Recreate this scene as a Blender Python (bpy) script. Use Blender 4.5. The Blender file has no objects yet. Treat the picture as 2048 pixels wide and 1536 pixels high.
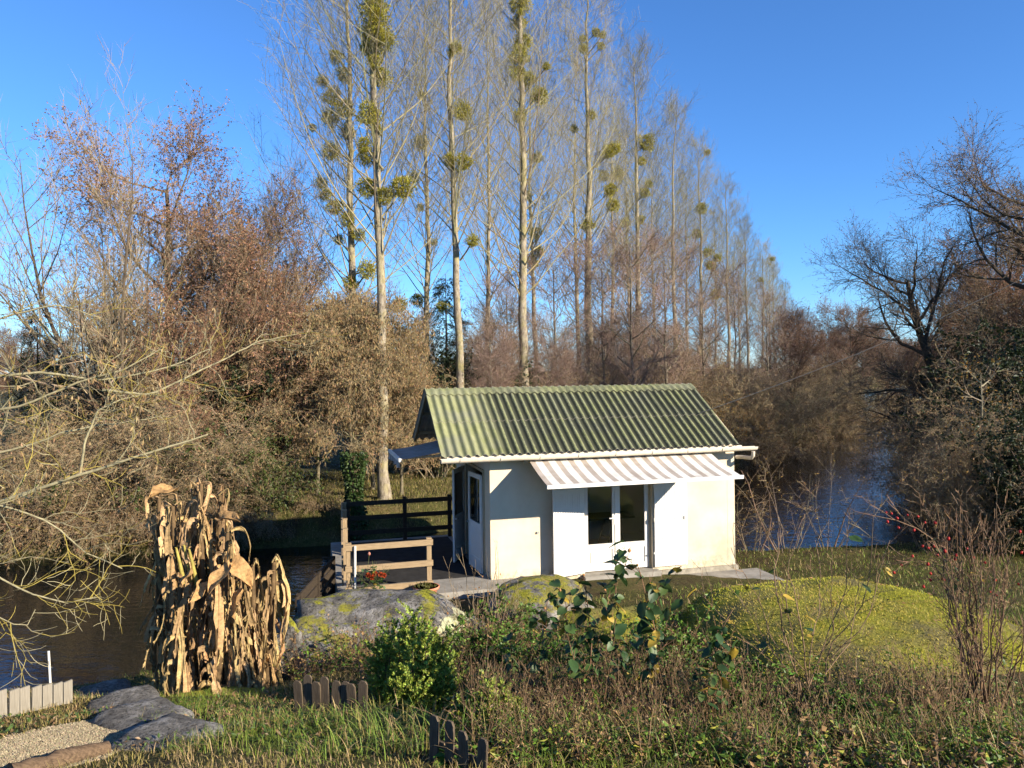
import bpy, math, random
import numpy as np
from mathutils import Matrix, Vector

# ------------------------------------------------------------------ camera, sky, sun, exposure
scene = bpy.context.scene
COL = scene.collection
EYE, F, HZ, ROLL = 4.26, 1538.0, 740.0, 0.012
cam_data = bpy.data.cameras.new('camera')
cam_data.sensor_width = 36.0
cam_data.sensor_fit = 'HORIZONTAL'
cam_data.lens = 36.0 * F / 2048.0
cam_data.shift_y = -(768.0 - HZ) / 2048.0
cam_data.clip_start = 0.1
cam_data.clip_end = 5000.0
cam = bpy.data.objects.new('camera', cam_data)
COL.objects.link(cam)
cam.matrix_world = Matrix.Translation((0, 0, EYE)) @ Matrix.Rotation(math.pi / 2, 4, 'X') @ Matrix.Rotation(-ROLL, 4, 'Z')
scene.camera = cam

SUN_EL = math.radians(22.0)
SUN_H = np.array([0.822, -0.569])                 # horizontal direction towards the sun
SUN_DIR = Vector((SUN_H[0] * math.cos(SUN_EL), SUN_H[1] * math.cos(SUN_EL), math.sin(SUN_EL)))
world = bpy.data.worlds.new('World')
scene.world = world
world.use_nodes = True
wn = world.node_tree.nodes
wl = world.node_tree.links
bg = wn['Background']
sky = wn.new('ShaderNodeTexSky')
sky.sky_type = 'NISHITA'
sky.sun_disc = False
sky.sun_elevation = SUN_EL
sky.sun_rotation = math.atan2(SUN_H[0], SUN_H[1])
sky.altitude = 60
sky.air_density = 1.0
sky.dust_density = 0.0
sky.ozone_density = 10.0
wl.new(sky.outputs[0], bg.inputs[0])
bg.inputs[1].default_value = 0.105
sun_data = bpy.data.lights.new('sun', 'SUN')
sun_data.energy = 5.0
sun_data.angle = math.radians(0.53)
sun_data.color = (1.0, 0.90, 0.74)
sun = bpy.data.objects.new('sun', sun_data)
COL.objects.link(sun)
sun.rotation_euler = SUN_DIR.to_track_quat('Z', 'Y').to_euler()
sun.location = (20, -15, 30)
vs = scene.view_settings
vs.view_transform = 'Standard'
vs.look = 'None'
vs.gamma = 1.0
vs.use_curve_mapping = False
vs.exposure = 1.18
scene.render.engine = 'CYCLES'
cy = scene.cycles
cy.max_bounces = 5
cy.diffuse_bounces = 2
cy.adaptive_threshold = 0.03
cy.glossy_bounces = 3
cy.transmission_bounces = 4
cy.transparent_max_bounces = 6
cy.caustics_reflective = False
cy.caustics_refractive = False
cy.use_denoising = True

RNG = np.random.default_rng(11)
random.seed(4)


def at(u, v, d):
    """photo pixel (2048 x 1536) at depth d -> world point"""
    du, dv = u - 1024.0, v - HZ
    c, s = math.cos(ROLL), math.sin(ROLL)
    a, b = c * du - s * dv, s * du + c * dv
    return np.array([a / F * d, d, EYE - b / F * d])


# ------------------------------------------------------------------ helpers
def nrm(v):
    return v / np.maximum(np.linalg.norm(v, axis=-1, keepdims=True), 1e-9)


class MB:
    """collects geometry and links it as one mesh object"""

    def __init__(self):
        self.v, self.c, self.n = [], [], 0
        self.q, self.t, self.qm, self.tm = [], [], [], []

    def _addv(self, v, c):
        v = np.asarray(v, float).reshape(-1, 3)
        c = np.broadcast_to(np.asarray(c, float), v.shape) if np.asarray(c).ndim < 2 else np.asarray(c, float)
        o = self.n
        self.v.append(v)
        self.c.append(c)
        self.n += len(v)
        return o

    def quads(self, v, q, c=(1, 1, 1), m=0):
        o = self._addv(v, c)
        q = np.asarray(q, int).reshape(-1, 4) + o
        self.q.append(q)
        self.qm.append(np.full(len(q), m))

    def tris(self, v, t, c=(1, 1, 1), m=0):
        o = self._addv(v, c)
        t = np.asarray(t, int).reshape(-1, 3) + o
        self.t.append(t)
        self.tm.append(np.full(len(t), m))

    def box(self, a, b, c=(1, 1, 1), m=0):
        x0, y0, z0 = a
        x1, y1, z1 = b
        v = [(x0, y0, z0), (x1, y0, z0), (x1, y1, z0), (x0, y1, z0), (x0, y0, z1), (x1, y0, z1), (x1, y1, z1), (x0, y1, z1)]
        self.quads(v, [(0, 3, 2, 1), (4, 5, 6, 7), (0, 1, 5, 4), (1, 2, 6, 5), (2, 3, 7, 6), (3, 0, 4, 7)], c, m)

    def bar(self, p, q, w, h, up=(0, 0, 1), c=(1, 1, 1), m=0):
        p, q = np.array(p, float), np.array(q, float)
        t = nrm(q - p)
        s = nrm(np.cross(t, up))
        u = np.cross(s, t)
        v = []
        for e in (p, q):
            for a, b in ((-1, -1), (1, -1), (1, 1), (-1, 1)):
                v.append(e + s * a * w / 2 + u * b * h / 2)
        self.quads(v, [(0, 1, 2, 3), (7, 6, 5, 4), (0, 4, 5, 1), (1, 5, 6, 2), (2, 6, 7, 3), (3, 7, 4, 0)], c, m)

    def tubes(self, P, R, sides=4, c=(1, 1, 1), m=0, cap=False):
        """P (n,k,3), R (n,k), c (n,3) or a colour"""
        P = np.asarray(P, float)
        if P.ndim == 2:
            P = P[None]
        n, k, _ = P.shape
        R = np.broadcast_to(np.asarray(R, float), (n, k))
        T = nrm(np.gradient(P, axis=1))
        ref = np.where(np.abs(T[:, :1, 2:3]) > 0.8, np.array([1.0, 0.13, 0.0]), np.array([0.0, 0.17, 1.0]))
        N = nrm(np.cross(T, np.broadcast_to(ref, T.shape)))
        B = np.cross(T, N)
        a = np.arange(sides) / sides * 2 * np.pi
        V = P[:, :, None] + R[:, :, None, None] * (np.cos(a)[:, None] * N[:, :, None] + np.sin(a)[:, None] * B[:, :, None])
        base = (np.arange(n) * k * sides)[:, None, None] + (np.arange(k - 1) * sides)[None, :, None]
        i = np.arange(sides)[None, None, :]
        j = (i + 1) % sides
        q = np.stack([base + i, base + j, base + j + sides, base + i + sides], -1).reshape(-1, 4)
        c = np.asarray(c, float)
        if c.ndim == 2:
            c = np.repeat(c, k * sides, axis=0)
        self.quads(V.reshape(-1, 3), q, c, m)
        if cap:
            o = self.n
            for e in (0, k - 1):
                self.tris(np.concatenate([V[:, e].reshape(-1, 3), P[:, e]]),
                          np.stack([(np.arange(n)[:, None] * sides + np.arange(sides)),
                                    (np.arange(n)[:, None] * sides + (np.arange(sides) + 1) % sides),
                                    np.broadcast_to((n * sides + np.arange(n))[:, None], (n, sides))], -1),
                          c if c.ndim == 1 else c[0], m)

    def spikes(self, A, B, r, c=(1, 1, 1), m=0):
        """three-sided twigs from A to B"""
        n = len(A)
        T = nrm(B - A)
        ref = np.where(np.abs(T[:, 2:3]) > 0.8, np.array([[1.0, 0.1, 0]]), np.array([[0, 0.1, 1.0]]))
        N = nrm(np.cross(T, ref))
        Bn = np.cross(T, N)
        r = np.broadcast_to(np.asarray(r, float), (n,))[:, None]
        V = np.stack([A + r * N, A + r * (-0.5 * N + 0.87 * Bn), A + r * (-0.5 * N - 0.87 * Bn), B], 1).reshape(-1, 3)
        o = (np.arange(n) * 4)[:, None]
        t = np.concatenate([o + [0, 1, 3], o + [1, 2, 3], o + [2, 0, 3]])
        c = np.asarray(c, float)
        if c.ndim == 2:
            c = np.repeat(c, 4, axis=0)
        self.tris(V, t, c, m)

    def leaves(self, P, D, S, L, W, c, m=0, fold=0.25):
        """folded leaves: root P, direction D, side S, length L, width W"""
        n = len(P)
        D = nrm(D)
        S = nrm(S - D * (S * D).sum(1, keepdims=True))
        U = np.cross(D, S)
        L = np.broadcast_to(np.asarray(L, float), (n,))[:, None]
        W = np.broadcast_to(np.asarray(W, float), (n,))[:, None]
        V = np.stack([P, P + D * L * .5 + S * W * .5 + U * W * fold, P + D * L, P + D * L * .5 - S * W * .5 + U * W * fold], 1).reshape(-1, 3)
        o = (np.arange(n) * 4)[:, None]
        t = np.concatenate([o + [0, 1, 2], o + [0, 2, 3]])
        c = np.asarray(c, float)
        if c.ndim == 2:
            c = np.repeat(c, 4, axis=0)
        self.tris(V, t, c, m)

    def mesh(self, name, mats, smooth=False):
        me = bpy.data.meshes.new(name)
        v = np.concatenate(self.v).astype(np.float32)
        c = np.concatenate(self.c).astype(np.float32)
        q = np.concatenate(self.q) if self.q else np.zeros((0, 4), int)
        t = np.concatenate(self.t) if self.t else np.zeros((0, 3), int)
        me.vertices.add(len(v))
        me.vertices.foreach_set('co', v.ravel())
        nl = len(q) * 4 + len(t) * 3
        me.loops.add(nl)
        me.loops.foreach_set('vertex_index', np.concatenate([q.ravel(), t.ravel()]).astype(np.int32))
        me.polygons.add(len(q) + len(t))
        st = np.concatenate([np.arange(len(q)) * 4, len(q) * 4 + np.arange(len(t)) * 3]).astype(np.int32)
        me.polygons.foreach_set('loop_start', st)
        mi = np.concatenate(self.qm + self.tm).astype(np.int32)
        me.polygons.foreach_set('material_index', mi)
        me.polygons.foreach_set('use_smooth', np.full(len(q) + len(t), bool(smooth)))
        ca = me.color_attributes.new('Col', 'FLOAT_COLOR', 'POINT')
        ca.data.foreach_set('color', np.concatenate([c, np.ones((len(c), 1), np.float32)], 1).ravel())
        for mm in (mats if isinstance(mats, (list, tuple)) else [mats]):
            me.materials.append(mm)
        me.update(calc_edges=True)
        return me

    def build(self, name, mats, parent=None, smooth=False):
        o = bpy.data.objects.new(name, self.mesh(name, mats, smooth))
        COL.objects.link(o)
        o.parent = parent
        return o


def put(name, me, parent=None, loc=None, rot=None, sc=None):
    o = bpy.data.objects.new(name, me)
    COL.objects.link(o)
    o.parent = parent
    if loc is not None:
        o.location = [float(a) for a in loc]
    if rot is not None:
        o.rotation_euler = rot
    if sc is not None:
        o.scale = (sc,) * 3 if np.isscalar(sc) else sc
    return o


def tag(o, label=None, cat=None, group=None, kind=None):
    if label:
        o['label'] = label
    if cat:
        o['category'] = cat
    if group:
        o['group'] = group
    if kind:
        o['kind'] = kind
    return o


def thing(name, label, cat, loc=(0, 0, 0), rz=0.0, group=None, sc=1.0):
    o = bpy.data.objects.new(name, None)
    COL.objects.link(o)
    o.empty_display_size = 0.2
    o.location = [float(a) for a in loc]
    o.rotation_euler = (0, 0, rz)
    o.scale = (sc,) * 3 if np.isscalar(sc) else sc
    return tag(o, label, cat, group)


# ------------------------------------------------------------------ materials
def newmat(name):
    m = bpy.data.materials.new(name)
    m.use_nodes = True
    nt = m.node_tree
    return m, nt, nt.nodes, nt.links, nt.nodes['Principled BSDF']


def noise(nt, scale, detail=6, rough=0.6, vec=None, dist=0.0):
    n = nt.nodes.new('ShaderNodeTexNoise')
    n.inputs['Scale'].default_value = scale
    n.inputs['Detail'].default_value = detail
    n.inputs['Roughness'].default_value = rough
    n.inputs['Distortion'].default_value = dist
    if vec is not None:
        nt.links.new(vec, n.inputs['Vector'])
    return n


def ramp(nt, fac, stops):
    r = nt.nodes.new('ShaderNodeValToRGB')
    els = r.color_ramp.elements
    while len(els) < len(stops):
        els.new(0.5)
    for e, (p, c) in zip(els, stops):
        e.position = p
        e.color = (*c, 1) if len(c) == 3 else c
    nt.links.new(fac, r.inputs[0])
    return r


def mix(nt, fac, a, b, mode='MIX'):
    n = nt.nodes.new('ShaderNodeMix')
    n.data_type = 'RGBA'
    n.blend_type = mode
    for s, x in ((n.inputs[0], fac), (n.inputs[6], a), (n.inputs[7], b)):
        if hasattr(x, 'links'):
            nt.links.new(x, s)
        elif isinstance(x, (int, float)):
            s.default_value = x
        else:
            s.default_value = (*x, 1)
    return n.outputs[2]


def bump(nt, bsdf, h, strength=0.4, dist=0.02):
    b = nt.nodes.new('ShaderNodeBump')
    b.inputs['Strength'].default_value = strength
    b.inputs['Distance'].default_value = dist
    nt.links.new(h, b.inputs['Height'])
    nt.links.new(b.outputs[0], bsdf.inputs['Normal'])


def gpos(nt):
    return nt.nodes.new('ShaderNodeNewGeometry').outputs['Position']


def opos(nt):
    return nt.nodes.new('ShaderNodeTexCoord').outputs['Object']


def plain(name, a, b, scale=4.0, rough=0.7, bs=0.2, bd=0.01, spec=0.3, stretch=None):
    m, nt, N, L, p = newmat(name)
    vec = opos(nt)
    if stretch:
        mp = N.new('ShaderNodeMapping')
        mp.inputs['Scale'].default_value = stretch
        L.new(vec, mp.inputs[0])
        vec = mp.outputs[0]
    n = noise(nt, scale, 8, 0.65, vec)
    r = ramp(nt, n.outputs['Fac'], [(0.3, a), (0.7, b)])
    L.new(r.outputs[0], p.inputs['Base Color'])
    p.inputs['Roughness'].default_value = rough
    p.inputs['Specular IOR Level'].default_value = spec
    if bs:
        bump(nt, p, n.outputs['Fac'], bs, bd)
    return m


def vegmat(name, trans=0.0, rough=0.75, spec=0.2, nscale=0.0, gain=0.78):
    """colour comes from each leaf or twig itself (attribute)"""
    m, nt, N, L, p = newmat(name)
    a = N.new('ShaderNodeAttribute')
    a.attribute_name = 'Col'
    colr = mix(nt, 1.0, a.outputs['Color'], (gain, gain, gain * 0.92), 'MULTIPLY')
    if nscale:
        n = noise(nt, nscale, 5, 0.7, opos(nt))
        r = ramp(nt, n.outputs['Fac'], [(0.3, (0.5, 0.5, 0.5)), (0.7, (1.35, 1.35, 1.35))])
        colr = mix(nt, 1.0, colr, r.outputs[0], 'MULTIPLY')
        bump(nt, p, n.outputs['Fac'], 0.6, 0.02)
    L.new(colr, p.inputs['Base Color'])
    p.inputs['Roughness'].default_value = rough
    p.inputs['Specular IOR Level'].default_value = spec
    if trans:
        t = N.new('ShaderNodeBsdfTranslucent')
        L.new(colr, t.inputs[0])
        mx = N.new('ShaderNodeMixShader')
        mx.inputs[0].default_value = trans
        L.new(p.outputs[0], mx.inputs[1])
        L.new(t.outputs[0], mx.inputs[2])
        L.new(mx.outputs[0], N['Material Output'].inputs[0])
    return m


M = {}
M['twig'] = vegmat('twig bark')
M['bark'] = vegmat('trunk bark', nscale=9.0)
M['leaf'] = vegmat('leaf', 0.22, 0.5, 0.35)
M['dry'] = vegmat('dry leaf', 0.25, 0.8, 0.15)
M['dryleaf'] = vegmat('dry banana leaf', 0.12, 0.8, 0.15, 14.0, gain=0.92)
M['grass'] = vegmat('grass blade', 0.22, 0.6, 0.3, gain=0.82)


def poplar_bark():
    m, nt, N, L, p = newmat('poplar bark')
    v = opos(nt)
    mp = N.new('ShaderNodeMapping')
    mp.inputs['Scale'].default_value = (1, 1, 0.45)
    L.new(v, mp.inputs[0])
    n = noise(nt, 7, 8, 0.75, mp.outputs[0])
    n2 = noise(nt, 1.7, 4, 0.6, v)
    r = ramp(nt, n.outputs['Fac'], [(0.34, (0.06, 0.045, 0.03)), (0.46, (0.20, 0.16, 0.11)), (0.62, (0.33, 0.28, 0.205))])
    r2 = ramp(nt, n2.outputs['Fac'], [(0.45, (0, 0, 0)), (0.65, (0.55, 0.55, 0.55))])
    L.new(mix(nt, r2.outputs[0], r.outputs[0], (0.30, 0.26, 0.08)), p.inputs['Base Color'])
    p.inputs['Roughness'].default_value = 0.9
    bump(nt, p, n.outputs['Fac'], 0.8, 0.04)
    return m


M['poplar'] = poplar_bark()


def ground_mat():
    m, nt, N, L, p = newmat('ground')
    g = gpos(nt)
    n1 = noise(nt, 0.9, 8, 0.65, g)
    n2 = noise(nt, 14, 6, 0.7, g)
    n3 = noise(nt, 60, 3, 0.7, g)
    r1 = ramp(nt, n1.outputs['Fac'], [(0.36, (0.055, 0.04, 0.022)), (0.5, (0.07, 0.07, 0.022)), (0.64, (0.115, 0.085, 0.04))])
    r2 = ramp(nt, n2.outputs['Fac'], [(0.35, (0.5, 0.48, 0.42)), (0.65, (1.3, 1.3, 1.2))])
    L.new(mix(nt, 1.0, r1.outputs[0], r2.outputs[0], 'MULTIPLY'), p.inputs['Base Color'])
    p.inputs['Roughness'].default_value = 0.95
    p.inputs['Specular IOR Level'].default_value = 0.1
    bump(nt, p, mix(nt, 0.4, n2.outputs['Fac'], n3.outputs['Fac']), 0.9, 0.06)
    return m


M['ground'] = ground_mat()


def water_mat():
    m, nt, N, L, p = newmat('river water')
    g = gpos(nt)
    mp = N.new('ShaderNodeMapping')
    mp.inputs['Scale'].default_value = (1.0, 2.2, 1.0)
    L.new(g, mp.inputs[0])
    n = noise(nt, 1.7, 3, 0.5, mp.outputs[0])
    n2 = noise(nt, 5.0, 2, 0.5, mp.outputs[0])
    p.inputs['Base Color'].default_value = (0.004, 0.006, 0.006, 1)
    p.inputs['Roughness'].default_value = 0.03
    p.inputs['IOR'].default_value = 1.4
    p.inputs['Specular IOR Level'].default_value = 0.5
    bump(nt, p, mix(nt, 0.25, n.outputs['Fac'], n2.outputs['Fac']), 0.3, 0.08)
    return m


M['water'] = water_mat()


def rock_mat(name, moss, lichen=True, top=0.2):
    m, nt, N, L, p = newmat(name)
    geo = N.new('ShaderNodeNewGeometry')
    v = opos(nt)
    n = noise(nt, 3.0, 9, 0.72, v)
    nf = noise(nt, 26, 6, 0.7, v)
    r = ramp(nt, n.outputs['Fac'], [(0.34, (0.035, 0.032, 0.03)), (0.5, (0.15, 0.138, 0.12)), (0.68, (0.33, 0.31, 0.28))])
    sp = ramp(nt, nf.outputs['Fac'], [(0.36, (0.25, 0.24, 0.22)), (0.5, (1, 1, 1))])
    c = mix(nt, 1.0, r.outputs[0], sp.outputs[0], 'MULTIPLY')
    if lichen:
        nl = noise(nt, 1.15, 5, 0.55, v, 0.6)
        rl = ramp(nt, nl.outputs['Fac'], [(0.615, (0, 0, 0)), (0.635, (1, 1, 1))])
        c = mix(nt, rl.outputs[0], c, (0.48, 0.47, 0.28))
    nm = noise(nt, 2.1, 9, 0.75, v)
    sx = N.new('ShaderNodeSeparateXYZ')
    L.new(geo.outputs['Normal'], sx.inputs[0])
    ma = N.new('ShaderNodeMath')
    ma.operation = 'MULTIPLY_ADD'
    L.new(sx.outputs['Z'], ma.inputs[0])
    ma.inputs[1].default_value = top
    L.new(nm.outputs['Fac'], ma.inputs[2])
    rm = ramp(nt, ma.outputs[0], [(moss, (0, 0, 0)), (min(1.0, moss + 0.06), (1, 1, 1))])
    mc = ramp(nt, nf.outputs['Fac'], [(0.3, (0.09, 0.09, 0.01)), (0.5, (0.24, 0.23, 0.02)), (0.72, (0.36, 0.32, 0.045))])
    n5 = noise(nt, 1.3, 4, 0.6, v)
    mc2 = mix(nt, ramp(nt, n5.outputs['Fac'], [(0.42, (0, 0, 0)), (0.62, (1, 1, 1))]).outputs[0], mc.outputs[0], (0.17, 0.14, 0.05))
    c = mix(nt, rm.outputs[0], c, mc2)
    L.new(c, p.inputs['Base Color'])
    p.inputs['Roughness'].default_value = 0.95
    p.inputs['Specular IOR Level'].default_value = 0.15
    bump(nt, p, mix(nt, 0.5, n.outputs['Fac'], nf.outputs['Fac']), 0.9, 0.06)
    return m


M['rock'] = rock_mat('granite boulder', 0.69)
M['rock_low'] = rock_mat('granite boulder with moss', 0.62)
M['moss'] = rock_mat('mossy rock', 0.40, False, 0.3)
M['ledge'] = rock_mat('stone ledge', 0.85, False)


def wall_mat():
    m, nt, N, L, p = newmat('cream render')
    v = opos(nt)
    n = noise(nt, 1.3, 7, 0.6, v)
    nf = noise(nt, 70, 4, 0.6, v)
    r = ramp(nt, n.outputs['Fac'], [(0.35, (0.60, 0.49, 0.335)), (0.65, (0.70, 0.59, 0.43))])
    # grey damp stains rising from the foot of the wall at its right end
    sx = N.new('ShaderNodeSeparateXYZ')
    L.new(v, sx.inputs[0])
    zz = ramp(nt, sx.outputs['Z'], [(0.0, (0.6, 0.6, 0.6)), (0.35, (0.45, 0.45, 0.45)), (1.0, (0, 0, 0))])
    xr = N.new('ShaderNodeMapRange')
    xr.inputs[1].default_value = 3.9
    xr.inputs[2].default_value = 5.2
    L.new(sx.outputs['X'], xr.inputs[0])
    n3 = noise(nt, 2.2, 6, 0.6, v)
    rr = ramp(nt, n3.outputs['Fac'], [(0.4, (0, 0, 0)), (0.62, (1, 1, 1))])
    k = mix(nt, 1.0, zz.outputs[0], rr.outputs[0], 'MULTIPLY')
    k = mix(nt, 1.0, k, xr.outputs[0], 'MULTIPLY')
    n6 = noise(nt, 9, 6, 0.7, v)
    zb = ramp(nt, sx.outputs['Z'], [(0.0, (0.55, 0.55, 0.55)), (0.16, (0, 0, 0))])
    k2 = mix(nt, 1.0, zb.outputs[0], ramp(nt, n6.outputs['Fac'], [(0.42, (0, 0, 0)), (0.6, (1, 1, 1))]).outputs[0], 'MULTIPLY')
    c_ = mix(nt, k2, r.outputs[0], (0.22, 0.19, 0.12))
    L.new(mix(nt, k, c_, (0.26, 0.25, 0.19)), p.inputs['Base Color'])
    p.inputs['Roughness'].default_value = 0.9
    p.inputs['Specular IOR Level'].default_value = 0.1
    bump(nt, p, nf.outputs['Fac'], 0.35, 0.006)
    return m


M['wall'] = wall_mat()


def roof_mat():
    m, nt, N, L, p = newmat('green fibre cement')
    v = opos(nt)
    mp = N.new('ShaderNodeMapping')
    mp.inputs['Scale'].default_value = (1.0, 0.35, 0.35)
    L.new(v, mp.inputs[0])
    n = noise(nt, 9, 8, 0.7, mp.outputs[0])
    nf = noise(nt, 55, 6, 0.75, v)
    nb = noise(nt, 0.8, 4, 0.6, v)
    base = ramp(nt, n.outputs['Fac'], [(0.3, (0.155, 0.165, 0.062)), (0.7, (0.275, 0.275, 0.14))])
    gp_ = noise(nt, 1.6, 5, 0.6, v)
    base_c = mix(nt, ramp(nt, gp_.outputs['Fac'], [(0.42, (0, 0, 0)), (0.66, (0.7, 0.7, 0.7))]).outputs[0], base.outputs[0], (0.20, 0.195, 0.14))
    # black lichen speckle, with corrugation shade painted into the valleys, absent on the newer sheets at the left
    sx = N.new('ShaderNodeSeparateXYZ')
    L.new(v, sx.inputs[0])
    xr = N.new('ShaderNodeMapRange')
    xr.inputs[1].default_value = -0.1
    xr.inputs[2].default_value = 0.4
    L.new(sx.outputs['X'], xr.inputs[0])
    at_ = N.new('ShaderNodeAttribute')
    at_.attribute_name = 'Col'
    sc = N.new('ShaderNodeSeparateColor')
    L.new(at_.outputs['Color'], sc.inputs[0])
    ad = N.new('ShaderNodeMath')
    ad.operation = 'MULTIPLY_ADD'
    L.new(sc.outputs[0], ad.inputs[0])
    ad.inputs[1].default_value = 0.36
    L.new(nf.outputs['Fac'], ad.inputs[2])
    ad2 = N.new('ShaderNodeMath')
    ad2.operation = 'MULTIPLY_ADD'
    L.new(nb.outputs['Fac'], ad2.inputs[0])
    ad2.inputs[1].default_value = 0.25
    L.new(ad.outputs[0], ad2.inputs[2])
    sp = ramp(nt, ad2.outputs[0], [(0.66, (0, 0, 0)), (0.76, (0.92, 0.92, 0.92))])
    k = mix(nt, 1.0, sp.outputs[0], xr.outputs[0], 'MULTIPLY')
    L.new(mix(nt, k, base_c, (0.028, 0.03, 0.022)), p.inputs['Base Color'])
    p.inputs['Roughness'].default_value = 0.9
    p.inputs['Specular IOR Level'].default_value = 0.15
    bump(nt, p, nf.outputs['Fac'], 0.5, 0.012)
    return m


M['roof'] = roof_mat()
M['underside'] = plain('bare fibre cement', (0.30, 0.27, 0.23), (0.42, 0.38, 0.33), 5)
M['white'] = plain('white lacquer', (0.64, 0.61, 0.545), (0.72, 0.69, 0.62), 3, 0.45, 0.05, 0.003, 0.4)
M['cream'] = plain('cream plastic', (0.56, 0.48, 0.36), (0.66, 0.58, 0.45), 2, 0.5, 0.1, 0.003, 0.4)
M['jamb'] = plain('beige jamb', (0.42, 0.33, 0.20), (0.52, 0.42, 0.27), 3, 0.6)
M['steel'] = plain('dull metal', (0.25, 0.24, 0.22), (0.4, 0.39, 0.36), 20, 0.4)
M['timber'] = plain('weathered timber', (0.20, 0.14, 0.08), (0.36, 0.26, 0.15), 6, 0.85, 0.5, 0.01, 0.15, (1, 12, 12))
M['timber_z'] = plain('weathered post', (0.20, 0.14, 0.08), (0.36, 0.26, 0.15), 6, 0.85, 0.5, 0.01, 0.15, (12, 12, 1))
M['dark_timber'] = plain('shade-darkened timber', (0.028, 0.02, 0.014), (0.06, 0.045, 0.03), 6, 0.8, 0.4, 0.01, 0.15, (2, 2, 8))  # back rail and planks: the shade they stand in is put into the colour
M['grey_board'] = plain('grey weathered board', (0.17, 0.15, 0.115), (0.30, 0.265, 0.21), 5, 0.9, 0.5, 0.008, 0.1, (9, 9, 0.8))
M['picket'] = plain('old picket', (0.06, 0.045, 0.03), (0.14, 0.105, 0.072), 6, 0.9, 0.5, 0.008, 0.1, (9, 9, 1))
M['log'] = plain('rotting sleeper', (0.06, 0.04, 0.025), (0.19, 0.125, 0.075), 5, 0.9, 0.7, 0.02, 0.1, (1, 9, 9))
M['concrete'] = plain('concrete', (0.17, 0.155, 0.13), (0.32, 0.295, 0.255), 3.5, 0.9, 0.4, 0.01, 0.15)
M['footing'] = plain('rough footing', (0.18, 0.16, 0.12), (0.38, 0.34, 0.27), 5, 0.95, 0.9, 0.03, 0.1)
M['mat'] = plain('dark deck covering', (0.02, 0.019, 0.018), (0.045, 0.042, 0.04), 4, 0.9, 0.2, 0.01, 0.1)
M['terracotta'] = plain('terracotta', (0.42, 0.15, 0.08), (0.55, 0.22, 0.13), 8, 0.8)
M['gravel'] = plain('gravel stone', (0.30, 0.25, 0.18), (0.60, 0.52, 0.41), 30, 0.9)
M['gravel_bed'] = plain('gravel bed', (0.20, 0.16, 0.11), (0.40, 0.34, 0.25), 25, 0.95, 1.0, 0.03)
M['wire'] = plain('cable', (0.02, 0.02, 0.02), (0.035, 0.035, 0.035), 5, 0.6)
M['inner'] = plain('kitchen wall', (0.66, 0.46, 0.28), (0.74, 0.54, 0.34), 3, 0.8)
M['inner_floor'] = plain('floor tile', (0.42, 0.37, 0.31), (0.52, 0.47, 0.40), 3, 0.4)
M['brown'] = plain('brown table', (0.09, 0.06, 0.035), (0.15, 0.10, 0.06), 6, 0.5)
M['yellow'] = plain('yellow tin', (0.65, 0.42, 0.05), (0.75, 0.5, 0.08), 4, 0.4)


def awning_mat(name, stripe, ground, n_str, dirty):
    m, nt, N, L, p = newmat(name)
    a = N.new('ShaderNodeAttribute')
    a.attribute_name = 'Col'
    sc = N.new('ShaderNodeSeparateColor')
    L.new(a.outputs['Color'], sc.inputs[0])
    mu = N.new('ShaderNodeMath')
    mu.operation = 'MULTIPLY'
    mu.inputs[1].default_value = n_str
    L.new(sc.outputs[0], mu.inputs[0])
    fr = N.new('ShaderNodeMath')
    fr.operation = 'FRACT'
    L.new(mu.outputs[0], fr.inputs[0])
    r = ramp(nt, fr.outputs[0], [(0.0, (0, 0, 0)), (0.40, (0, 0, 0)), (0.44, (1, 1, 1)), (0.96, (1, 1, 1)), (1.0, (0, 0, 0))])
    n = noise(nt, 4, 6, 0.6, opos(nt))
    dr = ramp(nt, n.outputs['Fac'], [(0.3, (0.75, 0.72, 0.68)), (0.6, (1, 1, 1))])
    c = mix(nt, r.outputs[0], stripe, ground)
    c = mix(nt, dirty, c, dr.outputs[0], 'MULTIPLY')
    L.new(c, p.inputs['Base Color'])
    p.inputs['Roughness'].default_value = 0.8
    t = N.new('ShaderNodeBsdfTranslucent')
    L.new(c, t.inputs[0])
    mx = N.new('ShaderNodeMixShader')
    mx.inputs[0].default_value = 0.12
    L.new(p.outputs[0], mx.inputs[1])
    L.new(t.outputs[0], mx.inputs[2])
    L.new(mx.outputs[0], N['Material Output'].inputs[0])
    return m


M['awning'] = awning_mat('striped awning cloth', (0.42, 0.355, 0.29), (0.74, 0.71, 0.64), 15, 1.0)
M['awning_side'] = awning_mat('side awning cloth', (0.33, 0.27, 0.23), (0.42, 0.36, 0.32), 9, 1.0)


def glass_mat():
    m, nt, N, L, p = newmat('window glass')
    N.remove(p)
    tr = N.new('ShaderNodeBsdfTransparent')
    tr.inputs[0].default_value = (0.82, 0.85, 0.84, 1)
    gl = N.new('ShaderNodeBsdfGlossy')
    gl.inputs['Roughness'].default_value = 0.02
    fr = N.new('ShaderNodeFresnel')
    fr.inputs[0].default_value = 1.5
    mu = N.new('ShaderNodeMath')
    mu.operation = 'MULTIPLY_ADD'
    mu.inputs[1].default_value = 1.6
    mu.inputs[2].default_value = 0.03
    L.new(fr.outputs[0], mu.inputs[0])
    mx = N.new('ShaderNodeMixShader')
    L.new(mu.outputs[0], mx.inputs[0])
    L.new(tr.outputs[0], mx.inputs[1])
    L.new(gl.outputs[0], mx.inputs[2])
    L.new(mx.outputs[0], N['Material Output'].inputs[0])
    return m


M['glass'] = glass_mat()

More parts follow.
